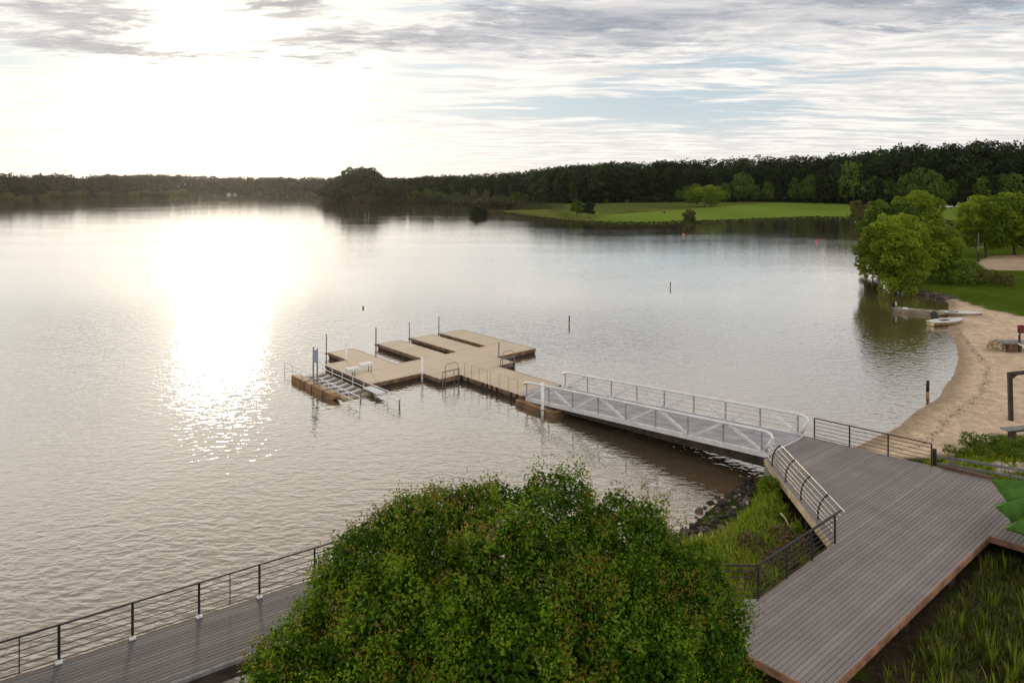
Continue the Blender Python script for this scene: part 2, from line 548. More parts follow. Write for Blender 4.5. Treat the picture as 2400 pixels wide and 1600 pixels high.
SAND = [(18.5, 36.5), (22.5, 37.0), (24.6, 38.2), (26.3, 39.6), (28.9, 40.6), (32, 40.2), (50, 41), (72, 62), (63, 73), (56.9, 77.2), (56.5, 82), (57.5, 88),
        (58.5, 91.5), (50, 92), (40, 76), (30, 60), (12, 46)]
COURT = [(84.9, 126), (78.5, 114.5), (83, 112), (104, 106), (118, 128), (100, 135), (93, 134.5)]
MOWN = [at(px, py, 1.2) for px, py in [(1375, 518), (1420, 505), (1580, 496), (1700, 486), (1800, 481), (2000, 483), (2260, 491), (2460, 497), (2460, 520),
                                       (2240, 519), (2000, 505), (1816, 509), (1632, 516), (1450, 519)]]


def ground_colour(P, dd, fd):
    x, y = P[:, 0], P[:, 1]
    n = fbm(x * 0.5, y * 0.5, 21, 4)[:, None]
    nl = fbm(x * 0.06, y * 0.06, 31, 4)[:, None]
    lawn = np.array([0.085, 0.128, 0.015]) * (0.65 + 0.7 * nl) * (0.8 + 0.4 * n)
    c = lawn
    marsh = np.array([0.12, 0.145, 0.036]) * (0.6 + 0.8 * fbm(x * 0.12, y * 0.03, 5, 4)[:, None])
    mm = (sstep(y, 240, 262) * sstep(-x, -300, -200))[:, None]
    c = c * (1 - mm) + marsh * mm
    bk = (sstep(y, 440, 452) * sstep(-x, -45, -20))[:, None]
    c = c * (1 - bk) + np.array([0.045, 0.055, 0.022]) * bk
    mo = sstep(sdist(P, MOWN) + (n[:, 0] - 0.5) * 6, -3, 3)[:, None]
    mown = np.array([0.175, 0.255, 0.04]) * (0.8 + 0.4 * fbm(x * 0.03, y * 0.012, 8, 4)[:, None])
    c = c * (1 - mo) + mown * mo
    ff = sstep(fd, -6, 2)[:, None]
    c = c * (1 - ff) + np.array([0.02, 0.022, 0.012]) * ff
    far = sstep(y, 640, 700)[:, None]
    c = c * (1 - far) + np.array([0.05, 0.045, 0.022]) * far
    nr = sstep(-y, -41, -36)[:, None]
    earth = np.array([0.05, 0.036, 0.024]) * (0.5 + 1.0 * n)
    green = np.array([0.05, 0.075, 0.015]) * (0.6 + 0.8 * n)
    nn = sstep(fbm(x * 0.9, y * 0.9, 41, 4), 0.4, 0.6)[:, None]
    c = c * (1 - nr) + (earth * (1 - nn) + green * nn) * nr
    sd_ = sdist(P, SAND) + (fbm(x * 0.8, y * 0.8, 51, 3) - 0.5) * 1.6
    sm = sstep(sd_, -0.35, 0.35)[:, None]
    sand = np.array([0.72, 0.565, 0.42]) * (0.66 + 0.62 * (0.6 * fbm(x * 1.4, y * 0.9, 61, 5) + 0.4 * fbm(x * 3.6, y * 2.6, 67, 3))[:, None])
    wet = sstep(-dd, -1.7, -0.3)[:, None]
    sand = sand * (1 - wet) + np.array([0.42, 0.315, 0.225]) * wet
    c = c * (1 - sm) + sand * sm
    cm = sstep(sdist(P, COURT), -0.4, 0.4)[:, None]
    c = c * (1 - cm) + np.array([0.52, 0.40, 0.30]) * (0.85 + 0.3 * n) * cm
    pth = np.exp(-((y - (160.5 + (x - 112) * -0.18)) / 0.8) ** 2)[:, None] * sstep(x, 106, 110)[:, None]
    c = c * (1 - pth) + np.array([0.4, 0.38, 0.33]) * pth
    uw = sstep(-dd, 0.0, 1.0)[:, None]
    return c * (1 - uw) + np.array([0.16, 0.11, 0.06]) * uw


def polar(a0, a1, da, r0, r1, ratio):
    ang = np.radians(np.arange(a0, a1 + da / 2, da))
    nr_ = int(math.log(r1 / r0) / math.log(ratio)) + 1
    rr = r0 * ratio ** np.arange(nr_ + 1)
    A_, R_ = np.meshgrid(ang, rr)
    P = np.stack([np.sin(A_) * R_, np.cos(A_) * R_], -1).reshape(-1, 2)
    na = len(ang)
    i, j = np.meshgrid(np.arange(nr_), np.arange(na - 1), indexing='ij')
    k = (i * na + j).ravel()
    return P, np.stack([k, k + 1, k + na + 1, k + na], -1)[:, ::-1]


P, F = polar(-75, 75, 0.18, 6.0, 4000, 1.0085)
z, dd, fd = height(P)
keep = (dd[F] > -14).any(1)
F = F[keep]
used = np.unique(F)
ren = np.full(len(P), -1)
ren[used] = np.arange(len(used))
F = ren[F]
P, z, dd, fd = P[used], z[used], dd[used], fd[used]
m, t = mat('ground_cover')
gc = t.n('ShaderNodeAttribute', attribute_name='gcol').outputs['Color']
pos = t.n('ShaderNodeNewGeometry').outputs['Position']
nz = t.noise(pos, 6.0, 6, 0.7)
nz2 = t.noise(pos, 1.1, 5, 0.6)
nz3 = t.noise(pos, 2.6, 3, 0.7)
cc = t.mixc(1.0, gc, t.mixc(t.ramp(t.math('ADD', t.math('MULTIPLY', nz, 0.4), t.math('ADD', t.math('MULTIPLY', nz2, 0.25), t.math('MULTIPLY', nz3, 0.35))), 0.32, 0.68), (0.62, 0.61, 0.58), (1.28, 1.28, 1.28)), 'MULTIPLY')
bp = t.n('ShaderNodeBump', ins={'Strength': 0.9, 'Distance': 0.12, 'Height': t.math('ADD', t.math('ADD', nz, nz3), t.math('MULTIPLY', nz2, 2.0))})
bs = t.n('ShaderNodeBsdfPrincipled', ins={'Base Color': cc, 'Roughness': 1.0, 'Specular IOR Level': 0.0, 'Normal': bp.outputs[0]})
t.n('ShaderNodeOutputMaterial', ins={0: bs.outputs[0]})
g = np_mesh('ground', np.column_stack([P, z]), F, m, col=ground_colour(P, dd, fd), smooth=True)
tag(g, kind='structure')

# water
m, t = mat('lake_water')
pos = t.n('ShaderNodeNewGeometry').outputs['Position']
wc = t.n('ShaderNodeAttribute', attribute_name='gcol').outputs['Color']


def wave_h(vec):
    a = t.noise(t.mapping(vec, R(-24), (0.95, 1.9, 1)), 1.15, 2, 0.5, 0.9)
    b = t.noise(t.mapping(vec, R(48), (1.0, 1.9, 1), (5, 3, 0)), 1.5, 2, 0.5, 0.7)
    return t.math('ADD', t.math('MULTIPLY', a, 0.62), t.math('MULTIPLY', b, 0.38))


e = 0.05
h0 = wave_h(pos)
hx = wave_h(t.vmath('ADD', pos, (e, 0, 0)))
hy = wave_h(t.vmath('ADD', pos, (0, e, 0)))
calm = t.noise(t.mapping(pos, R(15), (0.020, 0.05, 1)), 1.0, 4, 0.55)
ypos = t.n('ShaderNodeSeparateXYZ', ins={0: pos}).outputs[1]
ampl = t.math('MULTIPLY', t.ramp(calm, 0.36, 0.66, 0.055, 0.10), t.math('MULTIPLY', t.ramp(ypos, 26.0, 85.0, 1.0, 0.26, False), t.ramp(ypos, 110.0, 260.0, 1.0, 0.55)))
k = t.math('DIVIDE', ampl, -e)
LIM = 0.092          # steepest ripple slope


def slope(h1):
    return t.math('MULTIPLY', t.math('TANH', t.math('DIVIDE', t.math('MULTIPLY', t.math('SUBTRACT', h1, h0), k), LIM)), LIM)


sx, sy = slope(hx), slope(hy)
nv = t.vmath('NORMALIZE', t.n('ShaderNodeCombineXYZ', ins={0: sx, 1: sy, 2: 1.0}).outputs[0])
facing = t.n('ShaderNodeLayerWeight', ins={'Blend': 0.5, 'Normal': nv}).outputs['Facing']
refl = t.math('ADD', t.math('MULTIPLY', t.math('POWER', facing, 2.2), 0.85), 0.13, clamp=True)
body = t.n('ShaderNodeBsdfDiffuse', ins={'Color': wc})
gls = t.n('ShaderNodeBsdfGlossy', ins={'Color': (1, 0.985, 0.96, 1), 'Roughness': 0.025, 'Normal': nv})
bs = t.n('ShaderNodeMixShader', ins={0: refl, 1: body.outputs[0], 2: gls.outputs[0]})
t.n('ShaderNodeOutputMaterial', ins={0: bs.outputs[0]})
P, F = polar(-80, 80, 0.5, 3.0, 5200, 1.03)
dw = sdist(P, SHORE)
shallow = np.exp(np.minimum(dw, 0) / 5.0)[:, None]
colw = np.array([0.10, 0.076, 0.05]) * (1 - shallow) + np.array([0.20, 0.135, 0.075]) * shallow
lake = np_mesh('lake', np.column_stack([P, np.zeros(len(P))]), F, m, col=colw, smooth=True)
tag(lake, kind='structure')

# ------------------------------------------------------------------ boardwalk and deck
DZ = 1.6


def clip_half(poly, nx, ny, c):
    """keep points with nx*x+ny*y >= c"""
    out = []
    for i in range(len(poly)):
        a, b = poly[i], poly[(i + 1) % len(poly)]
        da, db = nx * a[0] + ny * a[1] - c, nx * b[0] + ny * b[1] - c
        if da >= 0: out.append(a)
        if (da >= 0) != (db >= 0):
            s_ = da / (da - db)
            out.append((a[0] + (b[0] - a[0]) * s_, a[1] + (b[1] - a[1]) * s_))
    return out


def planks(name, poly, ang, z, mtl, parent, w_=0.15, gap=0.019, th=0.03):
    nx, ny = -math.sin(ang), math.cos(ang)
    pr = [nx * p[0] + ny * p[1] for p in poly]
    mb = MB()
    tints = []
    c = min(pr)
    rg = random.Random(3)
    tris = [[poly[i] for i in tr] for tr in tessellate_polygon([[Vector((*p, 0)) for p in poly]])]
    while c < max(pr):
        zt, tn = z + rg.uniform(-0.002, 0.002), rg.random()
        for tr in tris:
            q = clip_half(clip_half(tr, nx, ny, c + gap / 2), -nx, -ny, -(c + w_ - gap / 2))
            if len(q) >= 3:
                n0 = len(mb.f)
                mb.prism(q, z - th, zt)
                tints += [tn] * (len(mb.f) - n0)
        c += w_
    o = mb.build(name, mtl, parent)
    a = o.data.attributes.new('tint', 'FLOAT', 'FACE')
    a.data.foreach_set('value', tints)
    return o


def fascia(poly, idx, z0, z1, th, mtl, name, parent, off=0.0):
    mb = MB()
    for i in idx:
        a, b = Vector((*poly[i], 0)), Vector((*poly[(i + 1) % len(poly)], 0))
        mb.bar((a.x, a.y, (z0 + z1) / 2), (b.x, b.y, (z0 + z1) / 2), th, z1 - z0)
    return mb.build(name, mtl, parent)


# deck polygon, counter-clockwise list in world metres
DECK = [(8.0, 22.4), (11.95, 25.75), (12.4, 33.9), (15.6, 37.0), (20.1, 33.0), (25.6, 28.1), (22.6, 22.0), (18.25, 26.45), (8.2, 18.2), (6.75, 19.75), (6.75, 22.45)]
dk_ = thing('timber_deck', 'wide grey-brown plank deck at the shore end of the white gangway', 'deck', (12, 27, DZ))
planks('boards', DECK, math.atan2(0.637, 0.771), DZ, M['boards_deck'], dk_)
inner = MB()
inner.prism([(8.1, 22.2), (12.1, 25.6), (12.55, 33.8), (15.6, 36.8), (20.0, 32.8), (25.3, 28.0), (22.5, 22.4), (18.2, 26.7), (8.2, 18.5), (7.0, 19.8), (7.0, 22.2)], DZ - 0.30, DZ - 0.05)
inner.build('joists', M['timber_dk'], dk_)
fascia(DECK, [1], DZ - 0.30, DZ - 0.004, 0.10, M['fascia'], 'edge_board', dk_)['label'] = 'edge board beside the bank with sunlight put into its pale colour'  # golden sunlight is part of this board's colour; other edges are darker
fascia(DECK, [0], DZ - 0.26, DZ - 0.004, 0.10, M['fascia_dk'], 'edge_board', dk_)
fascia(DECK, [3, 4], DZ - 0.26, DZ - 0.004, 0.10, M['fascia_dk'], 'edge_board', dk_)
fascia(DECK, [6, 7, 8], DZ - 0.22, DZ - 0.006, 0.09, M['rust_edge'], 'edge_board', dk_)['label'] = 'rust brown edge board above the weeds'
cb = MB()
cb.bar((20.35, 32.78, DZ + 0.08), (21.95, 31.35, DZ + 0.08), 0.14, 0.16)
cb.build('kerb', M['fascia_dk'], dk_)
ps = MB()
for x, y in [(12.3, 26.5), (12.45, 29), (12.6, 31.5), (9, 23.0), (10.8, 24.6), (16.3, 36.2), (18.2, 34.6), (20.0, 33.0), (9.5, 19.7), (12.5, 22.1), (15.5, 24.5)]:
    ps = MB()
    ps.box((x, y, 0.3), (0.25, 0.25, 2.2))
    ps.build('support_post', M['timber_dk'], dk_)
for x, y in [(12.62, 33.55), (15.0, 36.1)]:
    ab = MB()
    ab.box((x, y, 0.35), (0.55, 0.7, 2.0), R(-40))
    ab.build('concrete_pier', M['concrete'], dk_)

ld = Vector((0.8244, 0.566))
ln = Vector((-0.566, 0.8244))
L0 = Vector((-8.22, 22.50))           # a point on the far rail line
pA = L0 - ld * 16
pB = L0 + ld * 6.2                    # bend behind the tree
W_ = 2.86
MIDR = [(6.75, 22.45), (4.2, 22.5)]
WALK = [tuple(pA), tuple(pA - ln * W_), tuple(pB - ln * W_ + ld * 0.7), tuple(pB)]
wk = thing('boardwalk', 'long grey plank boardwalk by the water at lower left', 'boardwalk', (-8, 20, DZ))
planks('boards', WALK, math.atan2(ld.y, ld.x), DZ, M['boards_walk'], wk)
MID = [tuple(pB), tuple(pB - ln * W_ + ld * 0.7), (4.0, 19.75), (6.7, 19.75), (6.7, 22.45), (4.2, 22.5)]
planks('boards', MID, R(-18), DZ, M['boards_mid'], wk)
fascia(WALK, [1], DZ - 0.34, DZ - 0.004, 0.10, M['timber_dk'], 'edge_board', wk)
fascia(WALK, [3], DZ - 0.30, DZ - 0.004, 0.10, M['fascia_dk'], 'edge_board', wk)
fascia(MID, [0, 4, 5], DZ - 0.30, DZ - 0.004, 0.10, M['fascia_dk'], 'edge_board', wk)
jo = MB()
jo.prism([tuple(Vector(p) + (Vector((-9, 18)) - Vector(p)) * 0.01) for p in WALK], DZ - 0.3, DZ - 0.06)
jo.prism(MID, DZ - 0.29, DZ - 0.05)
jo.build('joists', M['timber_dk'], wk)
ps = MB()
for k_ in range(0, 9):
    for q in (0.3, W_ - 0.3):
        p = L0 - ln * q + ld * (-14 + 2.4 * k_)
        ps = MB()
        ps.box((p.x, p.y, 0.2), (0.22, 0.22, 2.4), math.atan2(ld.y, ld.x))
        ps.build('support_post', M['timber_dk'], wk)
# low dark kerb beam along the landward edge
kb = MB()
q0, q1 = L0 - ln * (W_ - 0.06) - ld * 14, L0 - ln * (W_ - 0.06) + ld * 3
kb.bar((q0.x, q0.y, DZ + 0.05), (q1.x, q1.y, DZ + 0.05), 0.12, 0.10)
kb.build('kerb', M['timber_gr'], wk)


def railing(name, label, pts, posts, mids=(), h=1.07, plates=False, mrail=None, mpost=None, nr_=5, zf=None, lean=None):
    """posts: list of (x,y); rails follow pts"""
    root = thing(name, label, 'railing', (pts[0][0], pts[0][1], DZ))
    mpost = mpost or M['black']
    mrail = mrail or M['black']
    for x, y in posts:
        b = MB()
        b.box((x, y, DZ + h / 2), (0.055, 0.055, h))
        po = b.build('post', mpost, root)
        if plates:
            b = MB()
            b.box((x, y, DZ + 0.02), (0.17, 0.15, 0.04), math.atan2(ld.y, ld.x))
            b.box((x, y, DZ + 0.07), (0.10, 0.09, 0.06), math.atan2(ld.y, ld.x))
            b.build('base_plate', M['white'], po)
    for x, y in mids:
        b = MB()
        b.box((x, y, DZ + h / 2 + 0.03), (0.022, 0.022, h - 0.06))
        b.build('baluster', mpost, root)
    b = MB()
    for i in range(len(pts) - 1):
        b.bar((*pts[i], DZ + h), (*pts[i + 1], DZ + h), 0.055, 0.045)
    b.build('top_rail', mrail, root)
    for j in range(nr_):
        b = MB()
        zr = DZ + h - (j + 1) * (h - 0.10) / nr_
        for i in range(len(pts) - 1):
            b.tube([(*pts[i], zr), (*pts[i + 1], zr)], 0.014, 6)
        b.build('rail', mrail, root)
    return root


posts = [tuple(L0 + ld * (1.82 * k_)) for k_ in range(-8, 4)]
mids = [tuple(L0 + ld * (1.82 * (k_ + 0.5))) for k_ in (-8, -4, -1, 1)]
railing('boardwalk_railing', 'long black metal railing with white foot plates along the boardwalk by the lake', [tuple(pA), tuple(pB)], posts, mids, plates=True)
rc = [(12.08, 25.86), (7.98, 22.42), (4.25, 22.55), tuple(pB)]
pp = [(12.08, 25.86), (10.72, 24.72), (9.36, 23.58), (7.98, 22.42), (6.1, 22.5), (4.25, 22.55)]
r_ = railing('bent_railing', 'short black railing bending round the deck corner beside the bushy tree', rc, pp)
b = MB()
b.bar((12.5, 26.22, DZ + 1.09), (7.98, 22.42, DZ + 1.09), 0.075, 0.035)
b.build('cap_rail', M['black'], r_)
rp = [(16.02, 36.62), (17.3, 35.43), (18.62, 34.22), (20.02, 32.98)]
railing('deck_railing', 'black metal railing on the beach side of the deck', [rp[0], rp[-1]], rp)

# railing with curved posts along the pale edge board
root = thing('curved_post_railing', 'railing with inward curving black posts and pale rails above the bank', 'railing', (12.2, 29, DZ))
for k_ in range(5):
    y0 = 33.0 - 1.76 * k_
    x0 = 12.42 - 0.05 * k_
    if k_ == 4: break
    b = MB()
    pth = [(x0, y0, DZ - 0.1)] + [(x0 + 0.42 * (s_ ** 3), y0, DZ + 1.07 * s_ - 0.06 * s_ ** 6) for s_ in np.linspace(0.0, 1.0, 9)]
    b.tube(pth, 0.035, 8)
    b.build('post', M['black'], root, smooth=True)
M['rail_lit'] = surf('sunlit_rail', (0.34, 0.32, 0.30), 0.4, 0.3, 0.1, 3)  # sunlight on the rails is put into this pale colour
for j, s_ in enumerate((1.0, 0.84, 0.68, 0.52, 0.36, 0.2)):
    b = MB()
    ox = 0.42 * s_ ** 3
    zz_ = DZ + 1.07 * s_ - 0.06 * s_ ** 6
    b.tube([(12.45 + ox, 33.8, zz_), (12.22 + ox, 26.2, zz_)], 0.022 if j == 0 else 0.013, 6)
    b.build('top_rail' if j == 0 else 'rail', M['rail_lit'], root)

# ------------------------------------------------------------------ dock frame of reference
AX, BX, OR = Vector((-0.662, 0.7495)), Vector((0.7495, 0.662)), Vector((-3.82, 53.0))
DKR = math.atan2(BX.y, BX.x)


def dk(a, b_, z_=0.45):
    p = OR + AX * a + BX * b_
    return (p.x, p.y, z_)


# ------------------------------------------------------------------ gangway
G0, G1 = (-7.4, 0.42), (-24.9, 1.72)
GW0, GW1 = -0.15, 3.62
gw = thing('gangway', 'long pale aluminium truss gangway between the deck and the floating dock', 'gangway', (*dk(-16, 1.7)[:2], 1.0))


def gp(s_, b_, dz=0.0):
    a = G0[0] + (G1[0] - G0[0]) * s_
    return dk(a, b_, G0[1] + (G1[1] - G0[1]) * s_ + dz)


fl = MB()
q = [gp(0, GW0 + 0.06), gp(0, GW1 - 0.06), gp(1, GW1 - 0.06), gp(1, GW0 + 0.06)]
fl.add(q + [(x, y, z_ - 0.05) for x, y, z_ in q], [(3, 2, 1, 0), (4, 5, 6, 7), (0, 1, 5, 4), (1, 2, 6, 5), (2, 3, 7, 6), (3, 0, 4, 7)])
rib = MB()
for k_ in range(1, 70):
    rib.bar(gp(k_ / 70, GW0 + 0.1, 0.006), gp(k_ / 70, GW1 - 0.1, 0.006), 0.05, 0.012)
fl.build('floor', M['alu_floor'], gw)
rib.build('floor_ribs', M['alu_floor'], gw)
for b_ in (GW0, GW1):
    ch = MB()
    ch.bar(gp(0, b_, -0.06), gp(1, b_, -0.06), 0.10, 0.26)
    ch.build('bottom_chord', M['alu'], gw)
    ch = MB()
    pts = [gp(-0.01, b_, 0.95), gp(0.004, b_, 1.08)] + [gp(s_, b_, 1.10) for s_ in np.linspace(0.02, 0.985, 8)]
    pts += [gp(1.003, b_, 1.08), gp(1.017, b_, 0.98), gp(1.022, b_, 0.82), gp(1.012, b_, 0.5), gp(1.0, b_, 0.12)]
    ch.tube(pts, 0.085, 10)
    ch.build('top_chord', M['alu'], gw, smooth=True)
    for k_ in range(0, 9):
        v = MB()
        v.bar(gp(k_ / 8 * 0.985 + 0.004, b_, 0.05), gp(k_ / 8 * 0.985 + 0.004, b_, 1.06), 0.075, 0.075)
        v.build('upright', M['upright'], gw)
    for k_ in (1, 3, 5, 7):
        for dk2 in (-1, 1):
            v = MB()
            v.bar(gp(k_ / 8 + 0.012 * dk2, b_, 1.06), gp((k_ + dk2) / 8 - 0.01 * dk2, b_, 0.07), 0.13, 0.14)
            v.build('diagonal', M['alu'], gw)
    for hz_ in (0.32, 0.58, 0.84):
        v = MB()
        v.tube([gp(0.004, b_, hz_), gp(0.99, b_, hz_)], 0.010, 6)
        v.build('handrail', M['upright'], gw)
for b_ in (GW0 + 0.08, GW1 - 0.08):
    gd = MB()
    A_, B_, C_, D_ = gp(0.02, b_, -0.19), gp(1, b_, -0.19), gp(1, b_, -0.72), gp(0.02, b_, -0.36)
    e_ = BX * 0.06
    gd.add([A_, B_, C_, D_] + [(p[0] + e_.x, p[1] + e_.y, p[2]) for p in (A_, B_, C_, D_)], [(0, 1, 2, 3), (7, 6, 5, 4), (4, 5, 1, 0), (5, 6, 2, 1), (6, 7, 3, 2), (7, 4, 0, 3)])
    gd.build('girder', M['timber_dk'], gw)
un = MB()
for k_ in range(0, 18):
    un.bar(gp(k_ / 17, GW0 + 0.05, -0.14), gp(k_ / 17, GW1 - 0.05, -0.14), 0.08, 0.14)
un.build('cross_beams', M['alu'], gw)
tp = MB()
q = [dk(-6.2, 0.25, 0.475), dk(-6.2, 3.3, 0.475), gp(0, GW1 - 0.1, 0.015), gp(0, GW0 + 0.1, 0.015)]
tp.add(q + [(x, y, z_ - 0.02) for x, y, z_ in q], [(0, 1, 2, 3), (7, 6, 5, 4), (4, 5, 1, 0), (5, 6, 2, 1), (6, 7, 3, 2), (7, 4, 0, 3)])
tp.build('transition_plate', M['alu_floor'], gw)

# ------------------------------------------------------------------ floating dock
DOCK = [(-10.6, -0.15), (-10.6, 3.75), (0.25, 3.75), (0.25, 5.6), (2.45, 5.6), (2.45, 10.1), (13.3, 10.1), (13.3, 7.45), (6.2, 7.45), (6.2, 6.6), (13.4, 6.6), (13.4, 4.1), (6.2, 4.1),
        (6.2, 2.95), (13.4, 2.95), (13.4, 0.5), (6.2, 0.5), (6.2, -2.05), (13.35, -2.05), (13.35, -4.4), (9.9, -4.4), (9.9, -6.45), (2.65, -6.35),
        (2.65, -1.95), (0.15, -1.95), (0.15, -0.15)]
dock = thing('floating_dock', 'sandy coloured floating dock with four finger piers out on the lake', 'dock', dk(4, 2, 0.3))
rects = [(-6.9, 0.1, -0.1, 3.75), (0.2, 2.5, -1.95, 5.6), (2.5, 6.2, -6.4, 10.1), (6.2, 13.3, 7.45, 10.1), (6.2, 13.4, 4.1, 6.6), (6.2, 13.4, 0.5, 2.95), (6.2, 9.9, -6.4, -2.05), (9.9, 13.35, -4.4, -2.05)]
M['dock_top'] = boardmat('sandy_dock_boards', (0.58, 0.47, 0.35), (0.74, 0.615, 0.475), DKR, 0.7)
top = MB()
tt = []
rg = random.Random(5)
for a0, a1, b0, b1 in rects:
    a = a0
    while a < a1 - 0.02:
        an = min(a + 0.3, a1)
        n0 = len(top.f)
        zt = 0.45 + rg.uniform(-0.003, 0.003)
        top.prism([dk(a + 0.004, b0)[:2], dk(an - 0.004, b0)[:2], dk(an - 0.004, b1)[:2], dk(a + 0.004, b1)[:2]], 0.41, zt)
        tt += [rg.random()] * (len(top.f) - n0)
        a = an
o = top.build('decking', M['dock_top'], dock)
o.data.attributes.new('tint', 'FLOAT', 'FACE').data.foreach_set('value', tt)
fr = MB()
for a0, a1, b0, b1 in rects:
    fr.prism([dk(a0 + 0.03, b0 + 0.03)[:2], dk(a1 - 0.03, b0 + 0.03)[:2], dk(a1 - 0.03, b1 - 0.03)[:2], dk(a0 + 0.03, b1 - 0.03)[:2]], -0.25, 0.40)
fr.build('float', M['timber_dk'], dock)
ed = MB()
OUT = [(-6.9, -0.1), (-6.9, 3.75), (0.2, 3.75), (0.2, 5.6), (2.5, 5.6), (2.5, 10.1), (13.3, 10.1), (13.3, 7.45), (6.2, 7.45), (6.2, 6.6), (13.4, 6.6), (13.4, 4.1), (6.2, 4.1), (6.2, 2.95),
       (13.4, 2.95), (13.4, 0.5), (6.2, 0.5), (6.2, -2.05), (13.35, -2.05), (13.35, -4.4), (9.9, -4.4), (9.9, -6.4), (2.5, -6.4), (2.5, -1.95), (0.2, -1.95), (0.2, -0.1)]
for i in range(len(OUT)):
    p, q = OUT[i], OUT[(i + 1) % len(OUT)]
    ed.bar(dk(*p, 0.32), dk(*q, 0.32), 0.09, 0.27)
ed.build('edge_board', M['dockside'], dock)
for a in (-0.25, -0.95, -2.7, -3.2, -3.75, -4.3, -5.9, -6.5):
    b = MB()
    b.box(dk(a, -0.18, 0.33), (0.10, 0.14, 0.34), DKR)
    b.build('bumper', M['blackstuff'], dock, bevel=0.02)
# lower landing float the gangway rests on
lf = thing('landing_float', 'low orange-brown float under the lower end of the gangway', 'float', dk(-8.8, 0, 0))
b = MB()
b.prism([dk(-7.0, -0.75)[:2], dk(-7.0, 4.3)[:2], dk(-10.7, 4.3)[:2], dk(-10.7, -0.75)[:2]], -0.2, 0.26)
b.build('body', M['dockside'], lf)
for b_ in (-0.68, 4.22):
    b = MB()
    b.bar(dk(-7.0, b_, 0.31), dk(-10.7, b_, 0.31), 0.16, 0.10)
    b.build('rubbing_beam', M['beam'], lf)
b = MB()
b.bar(dk(-10.62, -0.6, 0.31), dk(-10.62, 4.1, 0.31), 0.16, 0.10)
b.build('rubbing_beam', M['beam'], lf)

# piles
PILES = [((13.45, -4.55), 2.05, 0.05, M['timber_gr'], 'slim grey pile at the outer corner of the leftmost finger pier'),
         ((13.5, 0.38), 1.95, 0.06, M['timber_gr'], 'slim grey pile at the tip of the second finger pier from the left'),
         ((13.5, 4.0), 1.95, 0.05, M['timber_gr'], 'slim grey pile at the tip of the third finger pier from the left'),
         ((13.4, 7.35), 2.1, 0.05, M['timber_gr'], 'slim grey pile at the tip of the rightmost finger pier'),
         ((9.98, -4.5), 1.9, 0.07, M['alu'], 'pale pipe pile in the notch at the left end of the dock'),
         ((2.4, -2.05), 1.7, 0.085, M['alu'], 'pale pipe pile in the front inner corner of the dock'),
         ((-9.75, -0.85), 2.1, 0.10, M['alu'], 'thick pale pipe pile by the lower end of the gangway'),
         ((2.4, 5.72), 1.7, 0.06, M['timber_gr'], 'slim pile beside the ladder on the right of the dock')]
for (a, b_), zt, r_, mm, lab in PILES:
    p = thing('dock_pile', lab, 'pile', dk(a, b_, 0), group='piles holding the floating dock')
    b = MB()
    b.tube([dk(a, b_, -1.5), dk(a, b_, zt)], r_, 12)
    shf = b.build('shaft', mm, p, smooth=True)
    b = MB()
    b.tube([dk(a, b_, 0.34), dk(a, b_, 0.42)], r_ + 0.07, 12)
    b.build('collar', M['fascia'] if mm is M['alu'] else M['timber_dk'], shf, smooth=True)

# ladders: hoop plus low rail
for sgn, (a, b0, b1), lab in ((1, (0.12, -1.85, -0.25), 'metal swim ladder with hoop rail in the left inner corner of the dock'),
                              (2, (0.12, 3.85, 5.45), 'metal swim ladder with hoop rail in the right inner corner of the dock')):
    l = thing('swim_ladder', lab, 'ladder', dk(a, (b0 + b1) / 2, 0.45), group='swim ladders on the dock')
    b = MB()
    bb0, bb1 = b0 + 0.35, b1 - 0.05
    pts = [dk(a, bb0, -0.5), dk(a, bb0, 1.2), dk(a + 0.05, bb0 + 0.06, 1.38), dk(a + 0.1, bb0 + 0.22, 1.48), dk(a + 0.1, bb1 - 0.22, 1.48), dk(a + 0.05, bb1 - 0.06, 1.38), dk(a, bb1, 1.2), dk(a, bb1, -0.5)]
    b.tube(pts, 0.028, 8)
    b.build('hoop', M['timber_gr'], l, smooth=True)
    b = MB()
    b.bar(dk(a - 0.08, b0, 0.98), dk(a - 0.08, b1, 0.98), 0.06, 0.07)
    b.build('rail', M['timber_gr'], l)
    for q in (b0 + 0.05, (b0 + b1) / 2 + 0.3, b1 - 0.02):
        b = MB()
        b.tube([dk(a - 0.08, q, -0.4), dk(a - 0.08, q, 0.97)], 0.03, 8)
        b.build('post', M['timber_gr'], l)
    b = MB()
    for z_ in (-0.3, -0.05, 0.2):
        b.bar(dk(a - 0.02, bb0, z_), dk(a - 0.02, bb1, z_), 0.05, 0.03)
    b.build('rungs', M['timber_gr'], l)

# slim post-and-wire rail along the walkway
l = thing('wire_railing', 'row of slim posts with a thin wire along the dock walkway', 'railing', dk(-3, -0.05, 0.45))
pa = [-0.35, -1.2, -2.1, -3.05, -3.4, -4.4, -5.4, -6.4]
for a in pa:
    b = MB()
    b.tube([dk(a, -0.02, 0.40), dk(a, -0.02, 1.42)], 0.016, 6)
    b.build('post', M['timber_gr'], l)
b = MB()
b.tube([dk(pa[0], -0.02, 1.40), dk(pa[-1], -0.02, 1.40)], 0.006, 5)
b.build('wire', M['timber_gr'], l)

